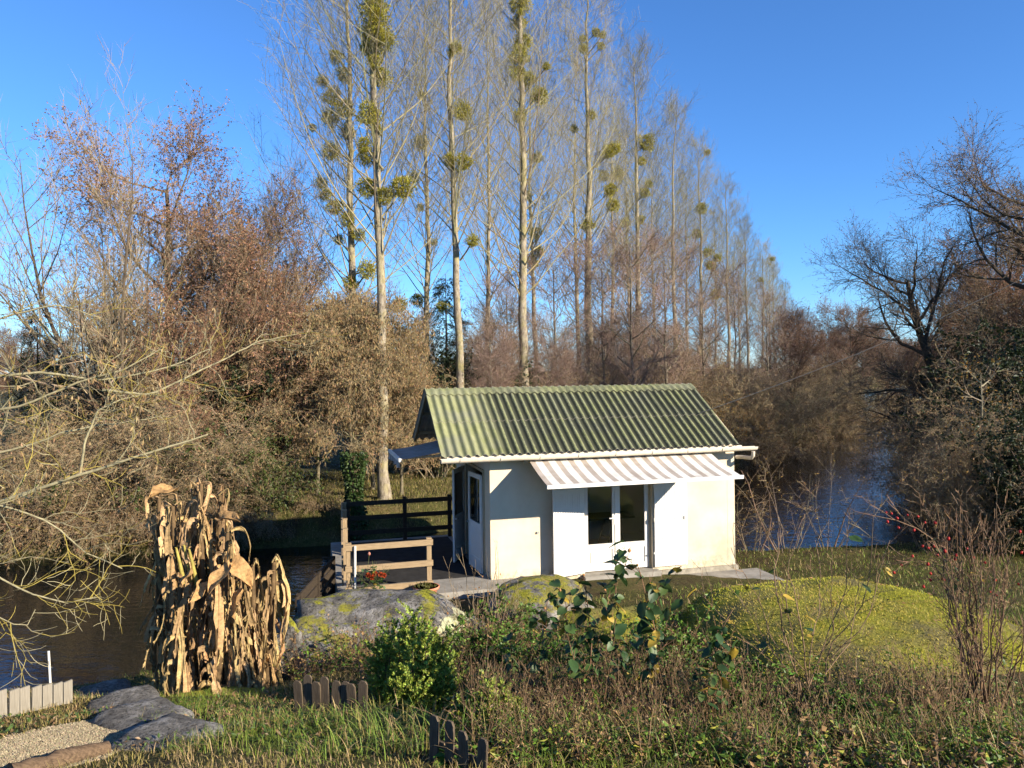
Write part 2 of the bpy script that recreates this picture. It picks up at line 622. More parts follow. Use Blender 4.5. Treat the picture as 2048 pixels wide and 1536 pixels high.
# ------------------------------------------------------------------ terrain and river
NEAR_BANK = [(-400, 10), (-60, 10.5), (-14, 11.3), (-8, 11.9), (-6.6, 12.6), (-5.2, 13.4), (-4.35, 14.6), (-4.95, 19.9), (-1.2, 20.6), (4.2, 20.6), (6.2, 19.8),
             (9, 20.2), (13, 21.2), (17, 26), (24, 40), (36, 61), (70, 122), (420, 720)]
FAR_BANK = [(370, 740), (50, 108), (23, 58), (12, 41), (6, 32.5), (0, 26.4), (-5.7, 23.3), (-14.4, 21.8), (-60, 20), (-400, 20)]
RIVER = np.array(NEAR_BANK + FAR_BANK, float)


def river_sd(X, Y):
    """positive outside the river, negative inside"""
    p = np.stack([X, Y], -1)
    d = np.full(X.shape, 1e9)
    ins = np.zeros(X.shape, bool)
    n = len(RIVER)
    for i in range(n):
        a, b = RIVER[i], RIVER[(i + 1) % n]
        if abs(a[0]) >= 370 and abs(b[0]) >= 370 and i in (len(NEAR_BANK) - 1, n - 1):
            pass
        ab = b - a
        t = np.clip(((p - a) @ ab) / (ab @ ab), 0, 1)
        d = np.minimum(d, np.linalg.norm(p - (a + t[..., None] * ab), axis=-1))
        cond = ((a[1] > Y) != (b[1] > Y)) & (X < (b[0] - a[0]) * (Y - a[1]) / (b[1] - a[1] + 1e-12) + a[0])
        ins ^= cond
    return np.where(ins, -d, d)


def snoise(X, Y, s, seed=0):
    r = np.random.default_rng(seed)
    z = 0
    for i in range(7):
        k = r.normal(size=2) * s
        z = z + np.sin(X * k[0] + Y * k[1] + r.uniform(0, 6.28))
    return z / 7.0


def ground_z(X, Y):
    X, Y = np.asarray(X, float), np.asarray(Y, float)
    mid = np.interp(Y, [-5, 0, 3, 6, 9, 12, 14, 16, 21], [2.9, 2.7, 2.1, 1.22, 0.42, -0.1, -0.16, -0.14, -0.15])
    left = np.interp(Y, [-5, 0, 5, 8, 9.3, 10.3, 12], [2.6, 2.3, 1.3, 0.62, 0.35, -0.2, -0.6])
    right = np.interp(Y, [-5, 0, 3, 6, 9, 12, 15, 18, 24], [2.9, 2.7, 2.1, 1.3, 0.72, 0.25, -0.15, -0.35, -0.3])
    wl_ = np.clip((-2.4 - X) / 1.6, 0, 1)
    wr = np.clip((X - 1.5) / 3.0, 0, 1)
    z = mid * (1 - wl_) * (1 - wr) + left * wl_ + right * wr * (1 - wl_)
    sd = river_sd(X, Y)
    far = Y > np.interp(X, [-400, -14, -5, 0, 6, 13, 24, 36, 70, 420], [15, 16.5, 18, 23.5, 26, 30, 48, 60, 115, 730])
    z = np.where(far, -0.15 + 0.12 * snoise(X, Y, 0.35, 3), z)
    z = z + 0.05 * snoise(X, Y, 1.4, 1) + 0.02 * snoise(X, Y, 5.0, 2)
    bank = np.where(sd > 0, -1.02 + sd * np.where(far, 0.75, 1.3), -1.02 + np.maximum(sd * 0.8, -1.2))
    return np.minimum(z, bank)


def nonuni(lo, hi, step, ends):
    core = np.arange(lo, hi, step)
    out_l, out_r = [], []
    s, x = step, lo
    while x > ends[0]:
        s *= 1.14
        x -= s
        out_l.append(x)
    s, x = step, core[-1]
    while x < ends[1]:
        s *= 1.14
        x += s
        out_r.append(x)
    return np.array(out_l[::-1] + list(core) + out_r)


gx = nonuni(-12, 16, 0.13, (-1500, 1500))
gy = nonuni(1.5, 27, 0.13, (-60, 2500))
GX, GY = np.meshgrid(gx, gy)
GZ = ground_z(GX, GY)
mb = MB()
nx_, ny_ = len(gx), len(gy)
ii = (np.arange(ny_ - 1)[:, None] * nx_ + np.arange(nx_ - 1)[None]).ravel()
mb.quads(np.stack([GX, GY, GZ], -1).reshape(-1, 3), np.stack([ii, ii + 1, ii + 1 + nx_, ii + nx_], -1))
tag(mb.build('ground', M['ground'], smooth=True), 'grassy garden slope and flat river banks', None, kind='structure')
mb = MB()
mb.quads([(-420, 8, -1.0), (440, 8, -1.0), (440, 760, -1.0), (-420, 760, -1.0)], [(0, 1, 2, 3)])
tag(mb.build('river', M['water']), 'dark still river water', None, kind='structure')


def gz(x, y):
    return float(ground_z(np.array([x]), np.array([y]))[0])


# ------------------------------------------------------------------ the hut
YAW = math.atan2(0.259, 0.966)
A0 = np.array([-0.48, 15.7, 0.0])
HUT_LABEL = 'small cream hut with green corrugated roof beside the river'
hut = thing('hut', HUT_LABEL, 'hut', A0, YAW)
W_, D_ = 5.6, 3.6
SL = 0.6                        # roof slope
EZ, EV = 2.57, -0.35            # eave height and overhang
RZ = EZ + SL * (D_ / 2 - EV)
TH = 0.18
O0, O1, OT = 2.02, 3.60, 2.12   # french door opening


def wall_top(v):
    return EZ + SL * ((v if v < D_ / 2 else D_ - v) - EV) - 0.07


def hutpart(name, fn, mat, parent=None, smooth=False):
    b = MB()
    fn(b)
    return b.build(name, mat, parent or hut, smooth)


def gable(b, u0, u1):
    prof = [(0, -0.5), (D_, -0.5), (D_, wall_top(D_)), (D_ / 2, wall_top(D_ / 2)), (0, wall_top(0))]
    n = len(prof)
    v = [(u0, a, z) for a, z in prof] + [(u1, a, z) for a, z in prof]
    b.quads(v, [(i, n + i, n + (i + 1) % n, (i + 1) % n) for i in range(n)])
    b.tris(v, [(0, 1, 2), (0, 2, 4), (4, 2, 3), (5, 7, 6), (5, 9, 7), (9, 8, 7)])


GD0, GD1, GDT = 0.55, 2.35, 2.1


def gable_left(b):
    # left gable with a doorway
    t0, t1 = 0.0, TH
    b.box((t0, 0.0, -0.5), (t1, GD0, 2.0))
    b.box((t0, GD1, -0.5), (t1, D_, 2.0))
    b.box((t0, GD0, -0.5), (t1, GD1, -0.06))
    prof = [(0, 2.0), (GD0, 2.0), (GD0, GDT), (GD1, GDT), (GD1, 2.0), (D_, 2.0), (D_, wall_top(D_)), (D_ / 2, wall_top(D_ / 2)), (0, wall_top(0))]
    b.box((t0, GD0, GDT), (t1, GD1, 2.5))
    b.box((t0, 0, 2.0), (t1, GD0, 2.5))
    b.box((t0, GD1, 2.0), (t1, D_, 2.5))
    v = [(t0, 0, 2.5), (t0, D_, 2.5), (t0, D_, wall_top(D_)), (t0, D_ / 2, wall_top(D_ / 2)), (t0, 0, wall_top(0))]
    v += [(t1, y, z) for _, y, z in v]
    n = 5
    b.quads(v, [(i, n + i, n + (i + 1) % n, (i + 1) % n) for i in range(1, n)])
    b.tris(v, [(0, 1, 2), (0, 2, 4), (4, 2, 3), (5, 7, 6), (5, 9, 7), (9, 8, 7)])


def front_wall(b):
    zt = wall_top(0) - 0.02
    b.box((TH, 0.003, -0.5), (O0, TH, zt))
    b.box((O1, 0.003, -0.5), (W_ - TH, TH, zt))
    b.box((O0, 0.003, OT), (O1, TH, zt))
    b.box((O0, 0.003, -0.5), (O1, TH, -0.08))


hutpart('front_wall', front_wall, M['wall'])
RW0, RW1, RWZ0, RWZ1 = 1.5, 2.75, 0.95, 1.95


def rear_wall(b, y0, y1, z0, z1):
    b.box((TH, y0, z0), (RW0, y1, z1))
    b.box((RW1, y0, z0), (W_ - TH, y1, z1))
    b.box((RW0, y0, z0), (RW1, y1, RWZ0))
    b.box((RW0, y0, RWZ1), (RW1, y1, z1))


hutpart('rear_wall', lambda b: rear_wall(b, D_ - TH, D_ - 0.003, -0.5, wall_top(D_) - 0.02), M['wall'])
rw = hutpart('window', lambda b: (b.box((RW0, D_ - 0.12, RWZ0), (RW0 + 0.06, D_ - 0.06, RWZ1)), b.box((RW1 - 0.06, D_ - 0.12, RWZ0), (RW1, D_ - 0.06, RWZ1)), b.box((RW0 + 0.06, D_ - 0.12, RWZ0), (RW1 - 0.06, D_ - 0.06, RWZ0 + 0.06)),
                                  b.box((RW0 + 0.06, D_ - 0.12, RWZ1 - 0.06), (RW1 - 0.06, D_ - 0.06, RWZ1)), b.box((2.1, D_ - 0.119, RWZ0 + 0.06), (2.15, D_ - 0.061, RWZ1 - 0.06))), M['white'])
hutpart('pane', lambda b: b.box((RW0 + 0.06, D_ - 0.093, RWZ0 + 0.06), (RW1 - 0.06, D_ - 0.087, RWZ1 - 0.06)), M['glass'], rw)
hutpart('gable_wall', gable_left, M['wall'])
hutpart('gable_wall', lambda b: gable(b, W_ - TH, W_), M['wall'])
hutpart('footing', lambda b: (b.box((4.2, -0.05, -0.45), (W_ + 0.05, 0.1, -0.13)), b.box((2.0, -0.05, -0.45), (4.2, 0.1, -0.11))), M['footing'])
hutpart('door_step', lambda b: b.box((O0 - 0.05, -0.22, -0.35), (O1 + 0.1, 0.12, -0.075)), M['concrete'])
hutpart('floor', lambda b: b.box((TH, TH, -0.2), (W_ - TH, D_ - TH, -0.03)), M['inner_floor'])
hutpart('ceiling', lambda b: b.box((TH, TH, 2.42), (W_ - TH, D_ - TH, 2.46)), M['inner'])
hutpart('inner_wall', lambda b: rear_wall(b, D_ - TH - 0.03, D_ - TH - 0.006, -0.03, 2.42), M['inner'])

# roof: corrugated sheets, two rows on each slope, and ridge cap pieces
PITCH = 0.1765
RU0, NW = -1.05, 37
ROOF = hutpart('roof', lambda b: [b.box((RU0 + 0.1, v - 0.04, wall_top(v) - 0.06), (W_ - 0.02, v + 0.04, wall_top(v) + 0.012)) for v in (0.12, 0.95, 2.65, 3.48)], M['timber'])


def sheet(n_w, s0, s1, side, lift, broken):
    """one sheet: n_w waves wide, from s0 to s1 up the slope; local origin at its first wave"""
    b = MB()
    seg = 10
    us = np.linspace(0, n_w + 0.28, int(n_w * seg) + 3)
    ss = np.linspace(s0, s1, 7)
    ph = np.cos(us * 2 * np.pi)
    cs = 1 / math.sqrt(1 + SL * SL)
    tot = (D_ / 2 - EV) / cs
    out = []
    for th in (0.0, -0.007):
        g = np.zeros((len(ss), len(us), 3))
        h = ph * 0.026 + lift + th
        for i, s in enumerate(ss):
            e = 0.0
            if i == 0:
                e = broken * (np.random.default_rng(int(s0 * 100 + n_w * 7)).normal(size=len(us)) * 0.004)
            sv = s + e
            g[i, :, 0] = us * PITCH
            v = EV + sv * cs
            g[i, :, 1] = v - SL * cs * h
            g[i, :, 2] = EZ + SL * (v - EV) + cs * h
        if side:
            g[:, :, 1] = D_ - g[:, :, 1]
        out.append(g)
    val = np.tile(np.clip(0.5 - 0.5 * np.cos(us * 2 * np.pi), 0, 1)[None], (len(ss), 1))[..., None]  # valley mask for the lichen and the painted corrugation shade
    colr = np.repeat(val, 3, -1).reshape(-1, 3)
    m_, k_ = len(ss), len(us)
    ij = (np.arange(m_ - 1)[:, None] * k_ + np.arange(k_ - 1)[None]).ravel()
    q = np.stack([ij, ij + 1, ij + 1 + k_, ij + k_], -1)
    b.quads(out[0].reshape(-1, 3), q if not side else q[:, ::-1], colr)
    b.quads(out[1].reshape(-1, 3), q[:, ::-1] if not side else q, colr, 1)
    for row in (0, m_ - 1):
        e = np.concatenate([out[0][row], out[1][row]])
        b.quads(e, [(i, i + 1, k_ + i + 1, k_ + i) for i in range(k_ - 1)], (0.6, 0.6, 0.6), 1)
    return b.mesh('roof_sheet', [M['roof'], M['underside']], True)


cs_ = 1 / math.sqrt(1 + SL * SL)
tot_ = (D_ / 2 - EV) / cs_
cols = [0, 6, 12, 18, 24, 30]
for side in (0, 1):
    for row, (s0, s1, lf) in enumerate(((0.0, 1.32, 0.0), (1.18, tot_ - 0.02, 0.012))):
        for ci, w0 in enumerate(cols):
            nw = 6 if ci < 5 else 7
            me = sheet(nw, s0, s1, side, lf + 0.004 * (ci % 2), 1.0)
            # bake position so that the texture runs on from sheet to sheet
            co = np.zeros(len(me.vertices) * 3, np.float32)
            me.vertices.foreach_get('co', co)
            co = co.reshape(-1, 3)
            co[:, 0] += RU0 + w0 * PITCH
            me.vertices.foreach_set('co', co.ravel())
            put('roof_sheet', me, ROOF)


def ridge_piece(u0, u1, k):
    b = MB()
    us = np.linspace(u0, u1, 41)
    lft = 0.04 + 0.006 * (k % 2)
    rows = []
    wv = 0.03 * np.abs(np.cos((us - RU0) / PITCH * np.pi))
    for s in (-1, 1):
        pass
    prof = [(-0.27, 1), (-0.12, 0.35), (-0.04, 0.1), (0.04, 0.1), (0.12, 0.35), (0.27, 1)]
    for dv, wf in prof:
        z = RZ - SL * abs(dv) + lft - 0.012 * (abs(dv) < 0.05)
        rows.append(np.stack([us, np.full_like(us, D_ / 2 + dv) + np.sign(dv) * wf * wv, z + 0.02 * wf * np.cos((us - RU0) / PITCH * 2 * np.pi)], -1))
    g = np.stack(rows)
    k_ = len(us)
    ij = (np.arange(len(prof) - 1)[:, None] * k_ + np.arange(k_ - 1)[None]).ravel()
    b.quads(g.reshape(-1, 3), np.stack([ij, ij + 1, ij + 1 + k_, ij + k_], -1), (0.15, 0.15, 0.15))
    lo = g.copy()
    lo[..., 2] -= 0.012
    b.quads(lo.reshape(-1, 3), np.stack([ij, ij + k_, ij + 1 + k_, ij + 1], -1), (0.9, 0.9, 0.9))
    for r0 in (0, len(prof) - 1):
        e = np.concatenate([g[r0], lo[r0]])
        b.quads(e, [(i, i + 1, k_ + i + 1, k_ + i) for i in range(k_ - 1)], (0.9, 0.9, 0.9))
    return b.build('ridge_cap', [M['roof']], ROOF, True)


for k in range(6):
    ridge_piece(RU0 + 1.09 * k, RU0 + min(6.56, 1.09 * (k + 1) + 0.06), k)
# barge boards and fascia
hutpart('fascia_board', lambda b: b.box((RU0 + 0.12, EV + 0.06, EZ - 0.15), (W_ + 0.02, EV + 0.085, EZ - 0.02)), M['cream'], ROOF)
for u in (RU0 + 0.05,):
    hutpart('rafter', lambda b: b.bar((u, EV + 0.1, EZ - 0.03), (u, D_ / 2, RZ - 0.09), 0.05, 0.09), M['timber'], ROOF)
    hutpart('rafter', lambda b: b.bar((u, D_ - EV - 0.1, EZ - 0.03), (u, D_ / 2, RZ - 0.09), 0.05, 0.09), M['timber'], ROOF)


def gutter(b):
    a = np.linspace(0, math.pi, 9)
    us = np.array([RU0 - 0.02, W_ + 0.30])
    cv, cz = EV - 0.065, EZ - 0.085
    for r, fl in ((0.068, 1), (0.062, -1)):
        v, q = [], []
        for i, u in enumerate(us):
            for t in a:
                v.append((u, cv + r * math.cos(t), cz + 0.035 - r * 1.15 * math.sin(t)))
        n = len(a)
        q = [(i, i + 1, n + i + 1, n + i)[::fl] for i in range(n - 1)]
        b.quads(v, q)
    for u in us:
        v = [(u, cv + 0.067 * math.cos(t), cz + 0.034 - 0.077 * math.sin(t)) for t in a]
        b.tris(v + [(u, cv, cz + 0.034)], [(i, i + 1, len(a)) for i in range(len(a) - 1)])
    for s in (-1, 1):
        b.bar((us[0], cv + s * 0.065, cz + 0.037), (us[1], cv + s * 0.065, cz + 0.037), 0.014, 0.012)


g_ = hutpart('gutter', gutter, M['cream'], smooth=False)
for i in range(8):
    u = RU0 + 0.35 + i * 0.82
    b = MB()
    t = np.linspace(-0.1, math.pi + 0.1, 9)
    P = np.stack([np.full(9, u), EV - 0.065 + 0.074 * np.cos(t), EZ - 0.05 - 0.085 * np.sin(t)], -1)
    b.tubes(P, 0.008, 4)
    b.build('gutter_bracket', M['cream'], g_)
b = MB()
P = [(W_ + 0.22, EV - 0.065, EZ - 0.15), (W_ + 0.22, EV - 0.06, EZ - 0.24), (W_ + 0.215, EV + 0.0, EZ - 0.30), (W_ + 0.2, 0.02, EZ - 0.32), (W_ + 0.12, 0.12, EZ - 0.33)]
b.tubes(P, 0.042, 10, cap=True)
b.build('downpipe', M['cream'], g_, True)

# french door, two leaves with a pane each
DV = 0.10


def leaf_frame(b, u0, u1):
    z0, z1 = -0.05, OT - 0.03
    s = 0.085
    b.box((u0, DV, z0), (u0 + s, DV + 0.055, z1))
    b.box((u1 - s, DV, z0), (u1, DV + 0.055, z1))
    b.box((u0 + s, DV + 0.003, z1 - 0.1), (u1 - s, DV + 0.052, z1))
    b.box((u0 + s, DV + 0.003, z0), (u1 - s, DV + 0.052, z0 + 0.12))
    b.box((u0 + s, DV + 0.003, 0.40), (u1 - s, DV + 0.052, 0.52))
    b.box((u0 + s, DV + 0.02, z0 + 0.12), (u1 - s, DV + 0.04, 0.40))
    b.box((u0 + s + 0.06, DV + 0.008, z0 + 0.17), (u1 - s - 0.06, DV + 0.03, 0.35))


DM = 2.80
for u0, u1 in ((O0 + 0.05, DM - 0.004), (DM + 0.004, O1 - 0.05)):
    d = hutpart('door', lambda b: leaf_frame(b, u0, u1), M['white'])
    hutpart('pane', lambda b: b.box((u0 + 0.085, DV + 0.025, 0.52), (u1 - 0.085, DV + 0.031, OT - 0.13)), M['glass'], d)
    if u0 < 2.5:
        h = MB()
        h.box((DM - 0.065, DV - 0.012, 0.92), (DM - 0.03, DV - 0.001, 1.12))
        h.bar((DM - 0.05, DV - 0.03, 1.06), (DM - 0.17, DV - 0.04, 1.06), 0.02, 0.022)
        h.bar((DM - 0.05, DV - 0.002, 1.06), (DM - 0.05, DV - 0.035, 1.06), 0.02, 0.02)
        h.build('handle', M['white'], d)
hutpart('astragal', lambda b: b.box((DM - 0.03, DV - 0.018, -0.05), (DM + 0.03, DV - 0.002, OT - 0.03)), M['white'])
hutpart('door_frame', lambda b: (b.box((O0 + 0.002, DV - 0.02, -0.07), (O0 + 0.048, DV + 0.07, OT - 0.002)), b.box((O1 - 0.048, DV - 0.02, -0.07), (O1 - 0.002, DV + 0.07, OT - 0.002)),
                                 b.box((O0 + 0.048, DV - 0.018, OT - 0.03), (O1 - 0.048, DV + 0.068, OT - 0.002))), M['jamb'])


def shutter_mesh(b, w, h, t=0.03):
    """board shutter with vertical grooves, hinged at u=0, spreading to u=w"""
    n = 13
    for i in range(n):
        x0, x1 = w * i / n, w * (i + 1) / n
        b.box((x0 + 0.004, 0, 0), (x1 - 0.004, t, h))
    b.box((0.001, 0.007, 0.001), (w - 0.001, t - 0.007, h - 0.001))
    for z in (0.35, h - 0.4):
        b.box((0.03, t, z), (w - 0.03, t + 0.018, z + 0.08))


def shutter(u, v, rz, w, flip):
    s = thing('shutter', None, None, (u, v, -0.03), rz)
    s.parent = hut
    b = MB()
    shutter_mesh(b, w, 2.1)
    o = b.build('shutter', M['white'], hut)
    bpy.data.objects.remove(s)
    o.location = (u, v, -0.03)
    o.rotation_euler = (0, 0, rz)
    for z in (0.3, 1.75):
        h = MB()
        h.bar((-0.03, -0.004, z), (0.32, -0.004, z), 0.008, 0.035)
        h.build('strap_hinge', M['white'], o)
    h = MB()
    zf = 1.02
    h.box((w - 0.09, -0.014, zf - 0.03), (w - 0.06, -0.001, zf + 0.05))
    h.bar((w - 0.075, -0.02, zf + 0.03), (w - 0.075, -0.02, zf - 0.12), 0.012, 0.014)
    h.build('latch', M['steel'], o)
    for kx in range(7):
        h = MB()
        xx = 0.06 + kx * 0.1
        h.box((xx, -0.006, zf + 0.0), (xx + 0.012, -0.0005, zf + 0.012))
        h.build('rivet', M['steel'], o)
    return o


shutter(O1 + 0.03, -0.045, 0.0, 0.78, False)
sl = shutter(O0 - 0.0, -0.03, math.pi + math.radians(14), 0.77, True)
sl.location = (O0 - 0.01, -0.035, -0.03)
b = MB()
b.box((0.98, -0.03, 0.86), (1.03, 0.0, 0.90))
b.build('shutter_catch', M['steel'], hut)
b = MB()
b.box((O1 + 0.01, -0.06, 0.95), (O1 + 0.025, 0.0, 1.03))
b.build('shutter_catch', M['steel'], hut)

# left gable doorway: two white glazed leaves standing ajar
def gable_leaf(v0, ang):
    w, h = 0.86, 2.1
    b = MB()
    s = 0.08
    b.box((-0.02, 0, 0), (0.02, s, h))
    b.box((-0.02, w - s, 0), (0.02, w, h))
    for z0, z1 in ((0, 0.3), (0.95, 1.05), (h - 0.1, h)):
        b.box((-0.018, s, z0), (0.018, w - s, z1))
    b.box((-0.01, s, 0.3), (0.01, w - s, 0.95))
    o = b.build('door', M['white'], hut)
    o.location = (-0.06, v0, -0.05)
    o.rotation_euler = (0, 0, ang)
    b = MB()
    b.box((-0.004, s, 1.05), (0.004, w - s, h - 0.1))
    b.build('pane', M['glass'], o)
    b = MB()
    b.bar((-0.025, w - 0.04, 1.0), (-0.07, w - 0.04, 1.0), 0.02, 0.02)
    b.bar((-0.07, w - 0.04, 1.0), (-0.07, w - 0.16, 1.0), 0.02, 0.02)
    b.build('handle', M['steel'], o)
    return o


gable_leaf(GD0 - 0.02, math.radians(6))
gable_leaf(GD1 + 0.02, math.radians(180 - 28))
hutpart('door_frame', lambda b: (b.box((-0.03, GD0 - 0.07, -0.06), (0.06, GD0 - 0.001, GDT + 0.06)), b.box((-0.03, GD1 + 0.001, -0.06), (0.06, GD1 + 0.07, GDT + 0.06)),
                                 b.box((-0.028, GD0 - 0.001, GDT + 0.001), (0.058, GD1 + 0.001, GDT + 0.06))), M['jamb'])


def hw(u, v, z):
    """hut frame -> world"""
    c, s = math.cos(YAW), math.sin(YAW)
    return np.array([A0[0] + c * u - s * v, A0[1] + s * u + c * v, A0[2] + z])


# awnings
def awning(label, base, rz, w, proj, z0, z1, mat, nfold, valance, arms):
    t = thing('awning', label, 'awning', base, rz)
    b = MB()
    nu, nv = 81, 17
    uu, tt = np.meshgrid(np.linspace(0, 1, nu), np.linspace(0, 1, nv))
    sag = -0.07 * np.sin(np.pi * tt) * (0.6 + 0.4 * np.sin(np.pi * uu)) + 0.006 * np.sin(uu * 60 + tt * 4) * np.sin(np.pi * tt)
    # cloth pulled slightly sideways so that the stripes bow
    X = uu * w
    Yv = -tt * proj
    Z = z0 + (z1 - z0) * tt + sag
    colr = np.stack([uu, tt, uu], -1).reshape(-1, 3)
    g = np.stack([X, Yv, Z], -1).reshape(-1, 3)
    ij = (np.arange(nv - 1)[:, None] * nu + np.arange(nu - 1)[None]).ravel()
    q = np.stack([ij, ij + nu, ij + nu + 1, ij + 1], -1)
    b.quads(g, q, colr)
    b.quads(g - [0, 0, 0.004], q[:, ::-1], colr)
    b.build('cloth', mat, t, True)
    if valance:
        b = MB()
        us = np.linspace(0, 1, 41)
        dz = valance * (0.8 + 0.2 * np.abs(np.sin(us * 9)))
        top = np.stack([us * w, np.full(41, -proj - 0.012), np.full(41, z1 - 0.01)], -1)
        bot = np.stack([us * w, -proj - 0.02 - 0.03 * np.sin(us * 25), z1 - dz], -1)
        b.quads(np.concatenate([top, bot]), [(i, 41 + i, 42 + i, i + 1) for i in range(40)], np.repeat(np.tile(us, 2)[:, None], 3, 1))
        b.build('valance', mat, t)
    b = MB()
    b.box((-0.02, -proj - 0.035, z1 - 0.05), (w + 0.02, -proj + 0.02, z1 + 0.02))
    b.build('front_bar', M['white'], t)
    b = MB()
    b.tubes([(-0.03, -0.07, z0 + 0.0), (w + 0.03, -0.07, z0 + 0.0)], 0.045, 12, cap=True)
    b.build('roller', M['cream'], t, True)
    for a0, a1 in arms:
        b = MB()
        mid = (a0[0] * w * 0.5 + a1 * w * 0.5, -proj * 0.52, z0 - 0.15 - (z0 - z1) * 0.5 - 0.02)
        b.bar((a0[0] * w, -0.06, z0 - 0.14), mid, 0.04, 0.06)
        b.bar(mid, (a1 * w, -proj + 0.02, z1 - 0.045), 0.035, 0.045)
        b.build('folding_arm', M['white'], t)
    for u in (0.0, w):
        b = MB()
        b.box((u - 0.03, -0.1, z0 - 0.18), (u + 0.03, -0.004, z0 + 0.02))
        b.build('wall_bracket', M['cream'], t)
    return t


awning('brown and white striped awning extended over the french doors', hw(0.76, 0, 0), YAW, 4.1, 1.52, 2.52, 2.07, M['awning'], 0, 0.0,
       (((0.12,), 0.30), ((0.88,), 0.74)))
# side awning: its x axis runs along the gable towards the front, its -y axis away from the wall
awning('faded shaded awning with hanging valance on the left gable over the deck', hw(0, 2.85, 0), YAW - math.pi / 2, 2.05, 1.72, 2.76, 2.42, M['awning_side'], 0, 0.2,
       (((0.1,), 0.3), ((0.9,), 0.7)))

# inside the hut
t = thing('trestle_table', 'dark trestle table inside the hut behind the door panes', 'table', hw(2.0, 1.25, -0.03), YAW)
b = MB()
b.box((0, 0, 0.82), (1.75, 0.7, 0.86))
b.build('table_top', M['brown'], t)
for x in (0.3, 1.3):
    for dx in (-0.16, 0.16):
        for y in (0.08, 0.62):
            b = MB()
            b.bar((x + dx * 1.6, y, 0), (x + dx * 0.2, y, 0.82), 0.035, 0.035, (0, 1, 0))
            b.build('leg', M['brown'], t)
    b = MB()
    b.bar((x - 0.14, 0.08, 0.35), (x - 0.14, 0.62, 0.35), 0.03, 0.03)
    b.build('stretcher', M['brown'], t)
t = thing('fridge', 'white fridge standing inside the hut, seen through the right pane', 'fridge', hw(3.15, 2.7, -0.03), YAW)
b = MB()
b.box((0, 0, 0.05), (0.6, 0.6, 1.45))
b.build('body', M['white'], t)
b = MB()
b.box((0.01, -0.03, 0.06), (0.59, -0.002, 1.44))
b.build('door', M['white'], t)
b = MB()
b.bar((0.06, -0.05, 0.9), (0.06, -0.05, 1.25), 0.02, 0.02)
b.build('handle', M['steel'], t)
t = thing('wall_shelf', 'wooden shelf on the back wall inside the hut', 'shelf', hw(1.3, 2.95, 2.0), YAW)
b = MB()
b.box((0, 0, 0), (2.4, 0.25, 0.03))
b.build('board', M['brown'], t)
for x in (0.2, 2.2):
    b = MB()
    b.bar((x, 0.24, -0.16), (x, 0.05, -0.002), 0.02, 0.03)
    b.build('bracket', M['brown'], t)
for i, (x, h, r, mm, lb) in enumerate(((0.72, 0.30, 0.09, 'yellow', 'yellow tin on the shelf inside the hut'), (0.98, 0.26, 0.04, 'steel', 'grey bottle beside the yellow tin on the hut shelf'))):
    t = thing('tin' if i == 0 else 'bottle', lb, 'tin' if i == 0 else 'bottle', hw(1.3 + x, 3.05, 2.032), YAW)
    b = MB()
    zz = np.array([0, h * .02, h * .62, h * .75, h])
    rr = np.array([r * .9, r, r, r * (.9 if i == 0 else .4), r * (.9 if i == 0 else .38)])
    b.tubes(np.stack([np.zeros(5), np.zeros(5), zz], -1), rr[None], 14, cap=True)
    b.build('body', M[mm], t, True)
    b = MB()
    b.tubes([(0, 0, h), (0, 0, h + 0.025)], rr[-1] * 1.06, 14, cap=True)
    b.build('lid', M['steel'], t, True)

# deck slab, patio
b = MB()
b.box((-3.05, -0.62, -1.6), (-0.002, 4.55, -0.02))
b.box((-0.002, -0.62, -1.2), (0.55, -0.002, -0.021))
o = b.build('deck_slab', M['concrete'])
o.location = A0
o.rotation_euler = (0, 0, YAW)
tag(o, 'concrete terrace slab left of the hut above the water', None, kind='structure')
b = MB()
b.box((-2.72, 0.35, -0.02), (-0.12, 4.3, -0.012))
b.build('floor_covering', M['mat'], o)
b = MB()
b.box((1.6, -1.15, -0.9), (6.1, -0.055, -0.235))
o = b.build('patio_slab', M['concrete'])
o.location = A0
o.rotation_euler = (0, 0, YAW)
tag(o, 'concrete patio in front of the hut doors', None, kind='structure')


# railings
def railing(label, p, q, posts, rails, mat, matp, h, side, zs=-0.02):
    p, q = np.array(p, float), np.array(q, float)
    t = thing('deck_railing', label, 'railing', hw(p[0], p[1], zs), YAW, 'railings around the deck')
    d = q - p
    L = np.linalg.norm(d)
    a = math.atan2(d[1], d[0])
    t.rotation_euler = (0, 0, YAW + a)
    for f in posts:
        b = MB()
        b.box((f * L - 0.045, -0.045, -0.25 if f in (0, 1) else -0.02), (f * L + 0.045, 0.045, h))
        b.box((f * L - 0.052, -0.052, h), (f * L + 0.052, 0.052, h + 0.02))
        b.build('post', matp, t)
    for z in rails:
        b = MB()
        b.box((-0.07, side * 0.047 if side > 0 else -0.047 - 0.035, z - 0.055), (L + 0.07, side * 0.047 + 0.035 if side > 0 else -0.047, z + 0.055))
        b.build('rail', mat, t)
    return t


railing('sunlit weathered wood railing at the front of the deck', (-2.86, -0.42), (-1.33, -0.40), (0, 1), (0.16, 0.56, 0.96), M['timber'], M['timber_z'], 1.02, -1)
railing('dark wooden railing along the back of the deck over the river', (-2.62, 4.38), (-0.05, 4.38), (0, 0.55, 1), (0.25, 0.62, 0.98), M['dark_timber'], M['dark_timber'], 1.06, -1)
railing('wooden railing on the left edge of the deck seen end-on', (-2.9, -0.2), (-2.72, 4.2), (0.25, 0.5, 0.75, 0.985), (0.25, 0.62, 0.98), M['timber'], M['timber_z'], 1.04, 1)
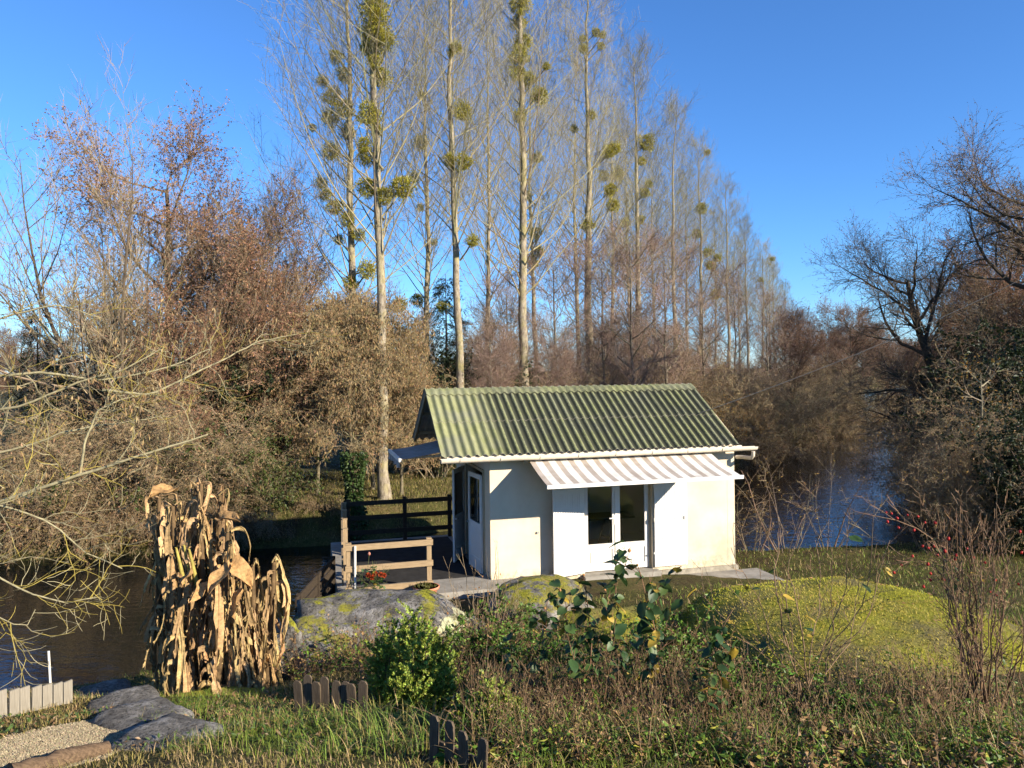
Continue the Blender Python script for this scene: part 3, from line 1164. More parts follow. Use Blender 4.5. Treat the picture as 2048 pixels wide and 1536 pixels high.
# white stake tied to the front post
b = MB()
b.tubes([(0, 0, -0.1), (0, 0, 0.5), (0.004, 0, 1.0)], 0.022, 8, cap=True)
o = b.build('stake', M['white'])
o.location = hw(-2.75, -0.53, -0.02)
tag(o, 'thin white stake standing against the front deck post', 'stake')

# dark plank barrier stepping down from the deck corner to the water
p0, p1 = at(668, 1120, 15.7), at(592, 1205, 13.6)
t = thing('plank_barrier', 'dark plank barrier at the water left of the deck', 'barrier', (p0[0], p0[1], gz(p0[0], p0[1])), 0)
for i in range(4):
    b = MB()
    dz = -0.2 * i
    b.bar(np.array([0, 0, p0[2] + dz]) - [0, 0, t.location[2]], p1 - np.array([p0[0], p0[1], t.location[2]]) + [0, 0, dz], 0.03, 0.16)
    b.build('plank', M['dark_timber'], t)
for f in (0.05, 0.5, 0.95):
    b = MB()
    q = p0 + (p1 - p0) * f - np.array(t.location)
    b.box((q[0] - 0.04, q[1] + 0.02, q[2] - 1.6), (q[0] + 0.04, q[1] + 0.1, q[2] + 0.1))
    b.build('post', M['dark_timber'], t)

# power cable to the hut
a_, b_ = at(1400, 826, 17.6), at(2130, 512, 26)
tt = np.linspace(0, 1, 24)[:, None]
P = a_ + (b_ - a_) * tt + np.array([0, 0, -0.5]) * (4 * tt * (1 - tt)) * 0.5
b = MB()
b.tubes(P, 0.011, 5)
o = b.build('power_cable', M['wire'])
tag(o, 'thin black cable running from the hut roof up to the right', 'cable')


# ------------------------------------------------------------------ tree growth
def grow(rng, PP, PR, n, t0, t1, ang, asd, length, k, trop=(0, 0, 0), wig=0.1, rf=0.6, rmin=0.004, tip=0.25, tpow=1.0):
    """children of polylines PP (N,K,3) with radii PR (N,K). length: function of (t, index) or number"""
    N, K, _ = PP.shape
    idx = np.repeat(np.arange(N), n)
    m = len(idx)
    st = (np.tile(np.arange(n), N) + rng.uniform(0, 1, m)) / n
    t = t0 + (t1 - t0) * st ** tpow
    f = t * (K - 1)
    i0 = np.clip(f.astype(int), 0, K - 2)
    fr = (f - i0)[:, None]
    A, B = PP[idx, i0], PP[idx, i0 + 1]
    pos = A + (B - A) * fr
    T = nrm(B - A)
    r = (PR[idx, i0] * (1 - fr[:, 0]) + PR[idx, i0 + 1] * fr[:, 0])
    ref = np.where(np.abs(T[:, 2:3]) > 0.8, np.array([[1.0, 0.1, 0]]), np.array([[0, 0.1, 1.0]]))
    Nn = nrm(np.cross(T, ref))
    Bn = np.cross(T, Nn)
    az = rng.uniform(0, 2 * np.pi, m)
    if N == 1:
        az = np.arange(m) * 2.39996 + rng.normal(0, 0.35, m)
    an = np.radians(rng.normal(ang, asd, m))
    D = np.cos(an)[:, None] * T + np.sin(an)[:, None] * (np.cos(az)[:, None] * Nn + np.sin(az)[:, None] * Bn)
    L = length(t, idx) if callable(length) else np.full(m, float(length))
    L = L * rng.uniform(0.65, 1.25, m)
    P = np.zeros((m, k, 3))
    P[:, 0] = pos
    tr = np.asarray(trop, float)
    for j in range(1, k):
        D = nrm(D + tr / (k - 1) + rng.normal(0, wig, (m, 3)))
        P[:, j] = P[:, j - 1] + D * (L / (k - 1))[:, None]
    r0 = np.maximum(r * rf, rmin)
    R = r0[:, None] * np.linspace(1, tip, k)[None]
    return P, R


def vary(rng, n, c, s=0.2, hs=0.05):
    c = np.asarray(c, float)
    return np.clip(c[None] * (1 + rng.normal(0, s, (n, 1))) * (1 + rng.normal(0, hs, (n, 3))), 0.004, 0.9)


def poly(rng, pts, k):
    pts = np.asarray(pts, float)
    s = np.concatenate([[0], np.cumsum(np.linalg.norm(np.diff(pts, axis=0), axis=1))])
    x = np.linspace(0, s[-1], k)
    return np.stack([np.interp(x, s, pts[:, i]) for i in range(3)], -1)


def twigs(b, rng, P, R, n, L, c, ang=40, r=0.005, trop=(0, 0, 0.3), m=0, t0=0.15):
    Q, S = grow(rng, P, R, n, t0, 1.0, ang, 14, L, 2, trop, 0.05, 0.6, r)
    b.spikes(Q[:, 0], Q[:, 1], np.full(len(Q), r), vary(rng, len(Q), c), m)
    return Q


# ---- poplars
def poplar_variant(seed, H=28.0, first=0.3, lean=0.0):
    rng = np.random.default_rng(seed)
    z = np.linspace(0, 1, 26)
    wob = np.cumsum(rng.normal(0, 0.045, (26, 2)), 0)
    P = np.stack([wob[:, 0] + lean * z * H, wob[:, 1], z * H], -1)
    R = 0.215 * (1 - z) ** 0.85 + 0.012
    R[0] *= 1.35
    tr = MB()
    tr.tubes(P[None], R[None], 12, (0.4, 0.35, 0.27))
    br = MB()
    c1, c2, c3 = (0.31, 0.26, 0.15), (0.31, 0.265, 0.16), (0.31, 0.27, 0.17)
    P1, R1 = grow(rng, P[None], R[None], 84, first, 0.985, 47, 10, lambda t, i: (1 - t) ** 0.7 * 8.2 + 1.2, 8, (0, 0, 0.8), 0.07, 0.20, 0.012, 0.16)
    br.tubes(P1, R1, 5, vary(rng, len(P1), c1, 0.15))
    big = P1
    P2, R2 = grow(rng, P1, R1, 9, 0.2, 0.98, 42, 12, lambda t, i: np.linalg.norm(big[i, -1] - big[i, 0], axis=1) * 0.34 * (1.15 - 0.6 * t), 5, (0, 0, 0.5), 0.08, 0.5, 0.009, 0.3)
    br.tubes(P2, R2, 3, vary(rng, len(P2), c2))
    P3, R3 = grow(rng, P2, R2, 5, 0.15, 1.0, 40, 14, 0.8, 3, (0, 0, 0.45), 0.1, 0.6, 0.0048, 0.4)
    br.tubes(P3, R3, 3, vary(rng, len(P3), c3))
    twigs(br, rng, P3, R3, 3, 0.36, c3, 44, 0.0036)
    # a few thin dead shoots low on the trunk
    P5, R5 = grow(rng, P[None], R[None], 14, 0.08, first + 0.1, 75, 15, 1.5, 4, (0, 0, 0.3), 0.12, 0.05, 0.008)
    br.tubes(P5, R5, 3, vary(rng, len(P5), c2))
    twigs(br, rng, P5, R5, 6, 0.4, c3, 45, 0.005)
    return tr.mesh('trunk', M['poplar'], True), br.mesh('crown', M['twig'])


POP = [poplar_variant(21), poplar_variant(22, first=0.36, lean=0.006), poplar_variant(23, first=0.26, lean=-0.006), poplar_variant(24, first=0.33)]


def mistletoe_variant(seed):
    rng = np.random.default_rng(seed)
    b = MB()
    n = 60
    d = nrm(rng.normal(size=(n, 3)))
    b.spikes(np.zeros((n, 3)), d * 0.85, 0.02, vary(rng, n, (0.12, 0.12, 0.03)))
    n = 1500
    d = nrm(rng.normal(size=(n, 3)) * [1, 1, 0.9])
    p = d * (rng.uniform(0.15, 1.0, n) ** 0.45)[:, None] * (0.85 + 0.2 * np.sin(d[:, :1] * 5 + seed))
    b.leaves(p, d + rng.normal(0, 0.5, (n, 3)), rng.normal(size=(n, 3)), 0.2, 0.06, vary(rng, n, (0.42, 0.37, 0.04), 0.3))
    return b.mesh('mistletoe', M['leaf'])


MIST = [mistletoe_variant(s) for s in (1, 2, 3)]
ORD = ['first', 'second', 'third', 'fourth', 'fifth', 'sixth', 'seventh', 'eighth', 'ninth', 'tenth', 'eleventh', 'twelfth']


def poplar(u, d, label, var, H, balls=(), thick=1.0, rz=None):
    p = at(u, 640, d)
    g = gz(p[0], d)
    k = H / 28.0
    t = thing('poplar_tree', label, 'tree', (p[0], d, g - 0.05), rz if rz is not None else random.uniform(0, 6.28), 'row of bare poplars across the river')
    tm, cm = POP[var]
    put('trunk', tm, t, sc=(thick, thick, k))
    put('crown', cm, t, sc=(min(1.15, k * 1.0), min(1.15, k * 1.0), k))
    inv = Matrix.Rotation(-t.rotation_euler[2], 3, 'Z')
    for i, (bu, bv, br_) in enumerate(balls):
        q = at(bu, bv, d + random.uniform(-0.7, 0.7))
        r = br_ / F * d * 1.22
        v = inv @ (Vector(q) - t.location)
        put('mistletoe', MIST[(i + var) % 3], t, v, (random.uniform(0, 6), random.uniform(0, 6), 0), r)
        dist = math.hypot(v[0], v[1])
        if dist > 0.45:                       # the limb that carries this ball
            q1 = np.array(v)
            q0 = np.array([0.0, 0.0, max(2.0, v[2] - 0.9 * dist)])
            b = MB()
            P = poly(RNG, [q0, q0 * 0.45 + q1 * 0.55 + [0, 0, -0.06 * dist], q1, q1 + (q1 - q0) * 0.25 + [0, 0, 0.35]], 8)
            b.tubes(P[None], np.linspace(0.045, 0.012, 8)[None], 5, (0.31, 0.26, 0.15))
            b.build('limb', M['twig'], t, True)
    return t


B770 = [(748, 12, 24), (752, 45, 26), (742, 70, 22), (745, 100, 18), (774, 80, 17), (733, 93, 13), (748, 122, 14), (762, 155, 20), (738, 228, 21), (752, 258, 12), (728, 288, 14), (733, 313, 17), (735, 375, 20),
        (805, 375, 23), (770, 390, 16), (757, 418, 8)]
B712 = [(672, 112, 13), (688, 150, 15), (645, 162, 12), (665, 195, 18), (690, 218, 18), (660, 235, 18), (695, 265, 16), (625, 255, 8), (662, 303, 17), (643, 365, 13), (650, 390, 13), (668, 415, 16), (695, 440, 15), (718, 470, 13),
        (678, 480, 11), (735, 540, 18), (700, 565, 14)]
B858 = [(842, 190, 7), (842, 285, 15), (828, 355, 11), (840, 415, 8), (868, 485, 7), (800, 608, 14), (835, 600, 14)]
B922 = [(912, 95, 12), (902, 105, 8), (925, 222, 18), (898, 320, 14), (928, 325, 16), (945, 482, 13), (885, 612, 12)]
B1045 = [(1040, 8, 20), (1038, 45, 15), (1046, 85, 18), (1038, 112, 18), (1036, 146, 16), (1055, 158, 16), (1040, 232, 13), (1080, 192, 17), (1093, 133, 8)]
B1072 = [(1075, 315, 11), (1052, 390, 10), (1070, 465, 12), (1077, 503, 12), (1066, 525, 13)]
B1178 = [(1165, 77, 7), (1192, 65, 9), (1205, 70, 7), (1165, 97, 9), (1202, 92, 8), (1183, 230, 9), (1148, 258, 8), (1228, 297, 13), (1216, 305, 12), (1175, 450, 13), (1222, 378, 12), (1225, 410, 13)]
B1225 = [(1208, 352, 12), (1236, 348, 13), (1218, 385, 10), (1250, 445, 9)]
B1285 = [(1293, 285, 17), (1283, 323, 9), (1297, 367, 8), (1290, 385, 10), (1280, 440, 10)]
B1405 = [(1415, 305, 6), (1403, 417, 12), (1395, 467, 10), (1415, 505, 10), (1435, 515, 8), (1420, 530, 10), (1430, 590, 10)]
B1522 = [(1545, 518, 5), (1522, 560, 5)]
for i, (u, d, var, H, balls, thick) in enumerate([
        (769, 26.6, 0, 27, B770, 0.85), (922, 32, 1, 26, B922, 0.85), (1043, 36, 2, 29, B1045, 1.1), (1178, 47, 3, 29, B1178, 1.3), (1276, 59, 0, 29, B1285, 1.2), (1350, 73, 1, 29, (), 1.1),
        (1404, 88, 2, 30, B1405, 1.2), (1456, 108, 3, 30, (), 1.2), (1497, 135, 0, 30, (), 1.2), (1523, 160, 1, 30, B1522, 1.2), (1548, 195, 2, 30, (), 1.2), (1570, 240, 3, 30, (), 1.2)]):
    poplar(u, d, 'tall bare poplar, %s trunk from the left in the front row' % ORD[i] + (' with mistletoe balls' if balls else ''), var, H, balls, thick)
for i, (u, d, var, H, balls, thick) in enumerate([
        (710, 31, 2, 24, B712, 0.9), (857, 38, 3, 23, B858, 0.8), (972, 44, 0, 25, (), 0.8), (1073, 50, 1, 26, B1072, 0.8), (1153, 58, 2, 27, (), 0.9), (1226, 68, 3, 27, B1225, 0.9),
        (1262, 74, 0, 27, (), 0.9), (1312, 84, 1, 28, (), 0.9), (1372, 100, 0, 29, (), 1.0), (1432, 122, 2, 29, (), 1.0), (1478, 150, 3, 29, (), 1.0), (1540, 175, 1, 29, (), 1.0)]):
    poplar(u, d, 'slender bare poplar, %s trunk from the left in the rear row' % ORD[i] + (' with mistletoe balls' if balls else ''), var, H, balls, thick)


# ---- broad bare trees (alder, willow, oak) and shrubs
def broad_variant(seed, H, limbs, trunk_r, spread, ctrunk, ctwig, leafc=None, nleaf=0, leaf=(0.07, 0.035), droop=0.0, twigtrop=(0, 0, 0.25), dens=(9, 7, 4), trunk_frac=0.45, limb_ang=42, hang=0.0, tw=0.45, crook=0.1,
                  trunk_pts=None, first=0.25, leafmat='dry', l1=0.55, twr=0.006, up=0.75):
    rng = np.random.default_rng(seed)
    z = np.linspace(0, 1, 14)
    if trunk_pts is None:
        wob = np.cumsum(rng.normal(0, 0.018 * H / 6, (14, 2)), 0)
        P = np.stack([wob[:, 0], wob[:, 1], z * H * trunk_frac], -1)
    else:
        P = poly(rng, trunk_pts, 14)
    R = trunk_r * (1 - 0.72 * z)
    R[0] *= 1.3
    tr = MB()
    tr.tubes(P[None], R[None], 10, ctrunk)
    br = MB()
    P1, R1 = grow(rng, P[None], R[None], limbs, first, 1.0, limb_ang, 12, lambda t, i: H * l1 * (1.1 - 0.35 * t) * spread, 9, (0, 0, up), crook, 0.62, 0.02, 0.07)
    br.tubes(P1, R1, 6, vary(rng, len(P1), ctrunk, 0.1))
    L1 = np.linalg.norm(P1[:, -1] - P1[:, 0], axis=1)
    P2, R2 = grow(rng, P1, R1, dens[0], 0.2, 1.0, 40, 13, lambda t, i: L1[i] * 0.42 * (1.15 - 0.55 * t), 6, (0, 0, 0.35 - droop), crook * 1.2, 0.55, 0.012, 0.25)
    br.tubes(P2, R2, 4, vary(rng, len(P2), (np.array(ctrunk) + ctwig) / 2))
    P3, R3 = grow(rng, P2, R2, dens[1], 0.15, 1.0, 40, 15, lambda t, i: np.full(len(t), H * 0.085), 4, np.array(twigtrop) - [0, 0, droop], 0.12, 0.55, 0.007, 0.35)
    br.tubes(P3, R3, 3, vary(rng, len(P3), ctwig))
    Q = twigs(br, rng, P3, R3, dens[2], tw, ctwig, 42, twr, np.array(twigtrop) - [0, 0, droop])
    out = {'trunk': tr.mesh('trunk', M['bark'], True), 'crown': br.mesh('crown', M['twig'])}
    if nleaf:
        lf = MB()
        i = rng.integers(0, len(Q), nleaf)
        f = rng.uniform(0.2, 1.0, nleaf)[:, None]
        p = Q[i, 0] + (Q[i, 1] - Q[i, 0]) * f
        d = rng.normal(size=(nleaf, 3)) * (1 - hang) + np.array([0, 0, -1.0]) * hang
        lf.leaves(p, d, rng.normal(size=(nleaf, 3)), leaf[0] * rng.uniform(0.6, 1.3, nleaf), leaf[1], vary(rng, nleaf, leafc, 0.3, 0.08))
        out['foliage'] = lf.mesh('foliage', M[leafmat])
    return out


def shrub_variant(seed, H, stems, spread, cst, ctw, leafc=None, nleaf=0, leaf=(0.06, 0.03), hang=0.0, dens=(7, 5, 3), droop=0.2, leafmat='dry', tw=0.3, twr=0.005):
    rng = np.random.default_rng(seed)
    a = rng.uniform(0, 2 * np.pi, stems)
    k = 8
    P = np.zeros((stems, k, 3))
    P[:, 0, :2] = np.stack([np.cos(a), np.sin(a)], -1) * rng.uniform(0, 0.12 * H * spread, (stems, 1))
    P[:, 0, 2] = -0.1
    out = rng.uniform(0.1, 0.75, stems) * spread
    D = nrm(np.stack([np.cos(a) * out, np.sin(a) * out, np.ones(stems)], -1))
    L = H * rng.uniform(0.6, 1.15, stems)
    for j in range(1, k):
        D = nrm(D + np.array([0, 0, -droop * j / k]) * 0.4 + rng.normal(0, 0.09, (stems, 3)))
        P[:, j] = P[:, j - 1] + D * (L / (k - 1))[:, None]
    R = (0.006 * H + 0.006) * np.linspace(1, 0.22, k)[None] * rng.uniform(0.6, 1.2, (stems, 1))
    st = MB()
    st.tubes(P, R, 5, vary(rng, stems, cst, 0.2))
    br = MB()
    P2, R2 = grow(rng, P, R, dens[0], 0.2, 1.0, 42, 14, H * 0.28, 5, (0, 0, 0.2 - droop), 0.12, 0.55, 0.006, 0.3)
    br.tubes(P2, R2, 3, vary(rng, len(P2), ctw))
    P3, R3 = grow(rng, P2, R2, dens[1], 0.15, 1.0, 45, 15, H * 0.11, 3, (0, 0, 0.1 - droop), 0.15, 0.6, 0.005, 0.4)
    br.tubes(P3, R3, 3, vary(rng, len(P3), ctw))
    Q = twigs(br, rng, P3, R3, dens[2], tw, ctw, 45, twr, (0, 0, 0.1 - droop))
    res = {'stems': st.mesh('stems', M['bark'], True), 'twigs': br.mesh('twigs', M['twig'])}
    if nleaf:
        lf = MB()
        i = rng.integers(0, len(Q), nleaf)
        f = rng.uniform(0.2, 1.0, nleaf)[:, None]
        p = Q[i, 0] + (Q[i, 1] - Q[i, 0]) * f
        d = rng.normal(size=(nleaf, 3)) * (1 - hang) + np.array([0, 0, -1.0]) * hang
        lf.leaves(p, d, rng.normal(size=(nleaf, 3)), leaf[0] * rng.uniform(0.6, 1.3, nleaf), leaf[1], vary(rng, nleaf, leafc, 0.3, 0.08))
        res['foliage'] = lf.mesh('foliage', M[leafmat])
    return res


def plant(name, var, label, cat, loc, rz=None, sc=1.0, group=None):
    t = thing(name, label, cat, loc, rz if rz is not None else random.uniform(0, 6.28), group, sc)
    for k, me in var.items():
        put(k, me, t)
    return t


BROWN, GREY = (0.11, 0.08, 0.055), (0.26, 0.22, 0.165)
ORD = ORD + ['%s' % w for w in ('thirteenth fourteenth fifteenth sixteenth seventeenth eighteenth nineteenth twentieth twenty-first twenty-second twenty-third twenty-fourth twenty-fifth twenty-sixth twenty-seventh twenty-eighth').split()]
RED = (0.26, 0.12, 0.075)
PURP = (0.28, 0.19, 0.155)
TAN = (0.36, 0.245, 0.13)
ALDER = broad_variant(31, 12.5, 20, 0.20, 0.72, BROWN, (0.25, 0.165, 0.115), (0.35, 0.21, 0.135), 22000, (0.085, 0.045), 0.0, (0, 0, 0.1), (11, 8, 5), 0.82, 60, 0.35, 0.34, first=0.2, l1=0.44, up=0.35, crook=0.12)
ALDER2 = broad_variant(32, 11.0, 18, 0.17, 0.8, BROWN, (0.24, 0.155, 0.105), (0.35, 0.195, 0.125), 22000, (0.08, 0.045), 0.05, (0, 0, 0.1), (11, 8, 5), 0.8, 64, 0.35, 0.34, first=0.2, l1=0.44, up=0.3, crook=0.12)
WILLOW = broad_variant(33, 12.5, 15, 0.30, 1.0, (0.13, 0.10, 0.07), (0.28, 0.215, 0.145), None, 0, droop=-0.15, dens=(14, 11, 6), trunk_frac=0.26, limb_ang=40, tw=0.55, first=0.45, l1=0.85, crook=0.06)
SAPLING = broad_variant(34, 8.0, 26, 0.06, 0.55, (0.26, 0.22, 0.17), PURP, PURP, 3500, (0.055, 0.03), 0.0, (0, 0, 0.1), (9, 7, 4), 0.95, 58, 0.2, 0.35, first=0.12, l1=0.42, crook=0.05)
SAPLING2 = broad_variant(35, 9.0, 24, 0.08, 0.62, (0.20, 0.165, 0.12), (0.30, 0.21, 0.15), (0.30, 0.19, 0.13), 3500, (0.06, 0.03), 0.0, (0, 0, 0.1), (9, 7, 4), 0.9, 62, 0.2, 0.35, first=0.1, l1=0.45, crook=0.06)
OAK = broad_variant(36, 15.0, 20, 0.36, 0.95, (0.075, 0.06, 0.045), (0.15, 0.11, 0.075), (0.20, 0.12, 0.06), 9000, (0.07, 0.04), 0.1, (0, 0, 0.1), (12, 9, 5), 0.62, 58, 0.1, 0.45, 0.17,
                    [(0, 0, 0), (-0.35, 0, 2.6), (-1.0, 0.1, 4.6), (-1.9, 0, 6.0), (-2.3, 0.1, 7.6), (-2.9, 0, 9.2), (-3.1, 0.2, 11.0)], 0.22, l1=0.42)
ROUND = broad_variant(37, 10.0, 24, 0.2, 0.85, (0.10, 0.075, 0.055), (0.20, 0.13, 0.10), (0.24, 0.13, 0.08), 16000, (0.08, 0.045), 0.0, (0, 0, 0.15), (12, 9, 5), 0.75, 58, 0.2, 0.4, first=0.15, l1=0.45, twr=0.008)
HAZEL = shrub_variant(42, 4.2, 20, 1.0, (0.23, 0.19, 0.125), (0.33, 0.25, 0.155), (0.33, 0.22, 0.125), 7000, (0.08, 0.035), 0.5, (9, 7, 4), 0.35, tw=0.32)
BRAMBLE = shrub_variant(43, 2.4, 26, 1.5, (0.20, 0.14, 0.09), (0.26, 0.19, 0.12), (0.24, 0.16, 0.085), 4200, (0.07, 0.04), 0.3, (7, 5, 3), 0.7, tw=0.25)
GREENSH = shrub_variant(44, 2.6, 16, 1.2, (0.14, 0.11, 0.07), (0.18, 0.14, 0.08), (0.07, 0.09, 0.02), 6000, (0.085, 0.05), 0.2, (7, 5, 3), 0.5, 'leaf', 0.25)
GOLD = shrub_variant(45, 2.6, 14, 1.0, (0.20, 0.16, 0.10), (0.26, 0.20, 0.12), (0.42, 0.23, 0.05), 1800, (0.06, 0.04), 0.3, (7, 5, 3), 0.4, tw=0.28)


def on_far(u, d):
    p = at(u, 700, d)
    return (p[0], d, gz(p[0], d) - 0.03)


# left: willow behind, alders in front
plant('willow_tree', WILLOW, 'wide bare willow fanning up at the far left across the river', 'tree', on_far(262, 25.4), 2.6, 0.9)
plant('willow_tree', WILLOW, 'pale bare tree showing behind the red alders left of the poplars', 'tree', on_far(500, 42), 0.6, 0.95)
plant('alder_tree', ALDER, 'tallest reddish alder full of cones on the left bank', 'tree', on_far(325, 27.6), 0.8, 1.08)
plant('alder_tree', ALDER2, 'rusty red alder between the tallest alder and the poplars', 'tree', on_far(455, 26.4), 2.0, 0.95)
plant('alder_tree', ALDER2, 'lower rust coloured alder just left of the first poplar', 'tree', on_far(560, 28.0), 4.4, 0.80)
plant('alder_tree', ALDER2, 'low spreading alder at the left bank under the willow limbs', 'tree', on_far(380, 24.9), 1.1, 0.6)
plant('alder_tree', ALDER, 'alder with brown cones behind the rust coloured ones', 'tree', on_far(520, 34), 0.3, 0.95)
PALDER = broad_variant(39, 11.0, 26, 0.10, 0.62, (0.20, 0.165, 0.125), (0.29, 0.20, 0.155), (0.28, 0.175, 0.145), 6000, (0.06, 0.035), 0.0, (0, 0, 0.1), (8, 7, 4), 0.92, 60, 0.3, 0.38, first=0.08, l1=0.42, crook=0.06)
for i, (u, d, s_) in enumerate([(1015, 37, 0.80), (1110, 40, 0.95), (1205, 43, 1.0), (1262, 41, 1.05), (1330, 45, 1.05), (1405, 48, 0.98), (1470, 54, 0.95), (1535, 60, 0.9)]):
    plant('alder_tree', PALDER, 'purple brown twiggy alder behind the hut roof, %s from the left' % ORD[i], 'tree', on_far(u, d), None, s_, 'purple alders behind the hut')
ASH = broad_variant(40, 7.2, 26, 0.07, 0.62, (0.20, 0.165, 0.11), (0.30, 0.23, 0.135), TAN, 22000, (0.11, 0.03), 0.3, (0, 0, 0.0), (9, 7, 4), 0.85, 62, 0.75, 0.38, first=0.24, l1=0.45, crook=0.08)
ASH_SPOTS = [(560, 26.5, 0.82), (630, 27.5, 1.0), (695, 26.2, 0.98), (745, 29, 1.08), (800, 27.6, 0.86)]
for i, (u, d, s) in enumerate(ASH_SPOTS):
    plant('ash_tree', ASH, 'small tan ash hung with dry keys left of the hut roof, %s from the left' % ORD[i], 'tree', on_far(u, d), None, s, 'tan ash trees beside the hut')
for i, (u, d, s) in enumerate(sorted([(20, 23.2, 0.65), (110, 23.6, 0.7), (190, 24.2, 0.85), (285, 23.6, 1.0), (365, 24.0, 0.9), (450, 24.6, 0.7), (70, 26, 0.7), (240, 26.5, 1.2), (400, 27, 1.2), (-60, 24, 0.6), (340, 31, 1.5)])):
    plant('bank_shrub', HAZEL, 'tangled bare brown shrub on the far bank left of the hut, %s from the left' % ORD[i], 'shrub', on_far(u, d), None, s, 'bare shrubs on the far bank left')
for i, (u, d, s) in enumerate([(10, 22.5, 0.9), (90, 22.6, 1.0), (170, 22.7, 0.9), (245, 22.8, 1.0), (330, 22.9, 0.9), (410, 23.1, 0.8), (480, 23.3, 0.6), (640, 24.6, 0.35)]):
    plant('bramble', BRAMBLE, 'low dry bramble at the waterline of the far bank, %s from the left' % ORD[i], 'shrub', on_far(u, d), None, s, 'brambles at the far waterline')
for i, (u, d, s) in enumerate(sorted([(215, 25.2, 1.2), (335, 25.0, 1.4), (490, 25.2, 1.0), (440, 25.0, 1.2), (120, 27, 1.0)])):
    plant('evergreen_shrub', GREENSH, 'small leafy green shrub among bare stems on the far bank, %s from the left' % ORD[i], 'shrub', on_far(u, d), None, s, 'green shrubs on the far bank')
# understory behind and beside the hut
SP = []
rs = np.random.default_rng(77)
for d in (34, 38, 43, 49, 56, 64, 74, 86, 100, 120):
    x0 = -4.36 + 0.424 * (d - 26.4)
    for k in range(4):
        SP.append((x0 + rs.uniform(-9, 2.5), d + rs.uniform(-2, 2), rs.uniform(0.55, 1.0)))
SP.sort(key=lambda q: q[0] / q[1])
for i, (x, d, s) in enumerate(SP):
    v = (SAPLING, SAPLING2)[i % 2]
    nm = ('slim sapling with purple brown twigs between the poplar trunks', 'bushy brown sapling with reddish twigs between the poplar trunks')[i % 2] + ', %s from the left' % ORD[i // 2]
    plant('sapling', v, nm, 'sapling', (x, d, gz(x, d) - 0.03), None, s, ('purple saplings under the poplars', 'brown saplings under the poplars')[i % 2])
for i, (u, d, s) in enumerate(sorted([(870, 32, 1.0), (960, 35, 1.0), (1030, 38, 1.1), (1100, 41, 1.1), (1180, 43, 1.1), (1260, 46, 1.1), (1340, 47, 1.2), (1410, 46, 1.1), (1470, 45, 1.0), (1530, 48, 1.1), (1590, 53, 1.2), (1640, 60, 1.2), (1700, 72, 1.3), (1760, 90, 1.4),
                               (830, 40, 1.1), (940, 47, 1.2), (1090, 55, 1.3), (1310, 66, 1.4), (1550, 85, 1.4), (1620, 100, 1.5), (1690, 120, 1.6)])):
    plant('thicket_shrub', HAZEL, 'bare brown thicket shrub on the far bank behind the hut, %s from the left' % ORD[i], 'shrub', on_far(u, d), None, s, 'thicket behind the hut')
for i, (u, d, s) in enumerate(sorted([(1490, 42, 1.3), (1540, 44, 1.3), (1600, 50, 1.4), (1660, 58, 1.5), (1720, 69, 1.6), (1430, 40, 1.3)])):
    plant('bramble', BRAMBLE, 'dry bramble hanging over the water right of the hut, %s from the left' % ORD[i], 'shrub', on_far(u, d), None, s, 'brambles right of the hut')
for i, (u, d, s) in enumerate([(1465, 43, 1.2), (1500, 46, 1.1)]):
    plant('golden_shrub', GOLD, 'shrub with golden leaves behind the right roof corner, %s one' % ('left', 'right')[i], 'shrub', on_far(u, d), None, s, 'golden shrubs by the roof corner')
plant('round_tree', ROUND, 'rounded leafless tree at the right end of the poplar row', 'tree', on_far(1582, 66), 1.0, 0.98)
plant('round_tree', ROUND, 'rounded leafless tree farther off between poplars and oak', 'tree', on_far(1700, 92), 2.2, 1.25)
plant('round_tree', ROUND, 'distant low bare tree where the river disappears', 'tree', on_far(1775, 140), 4.0, 1.1)


for i, (u, d, s_) in enumerate([(1590, 150, 1.4), (1650, 140, 1.15), (1690, 170, 1.4), (1725, 150, 1.2), (1755, 200, 1.6), (1800, 180, 1.3), (1830, 120, 1.0), (1850, 150, 1.2)]):
    plant('round_tree', ROUND, 'far leafless tree on the skyline between poplars and oak, %s from the left' % ORD[i], 'tree', on_far(u, d), None, s_, 'far trees on the skyline')


for i, (u, d, s_) in enumerate([(-40, 75, 0.9), (40, 85, 1.0), (120, 78, 0.85), (210, 90, 1.0), (300, 80, 0.9)]):
    plant('round_tree', ROUND, 'far leafless tree low on the skyline at the left, %s from the left' % ORD[i], 'tree', on_far(u, d), None, s_, 'far trees on the left skyline')


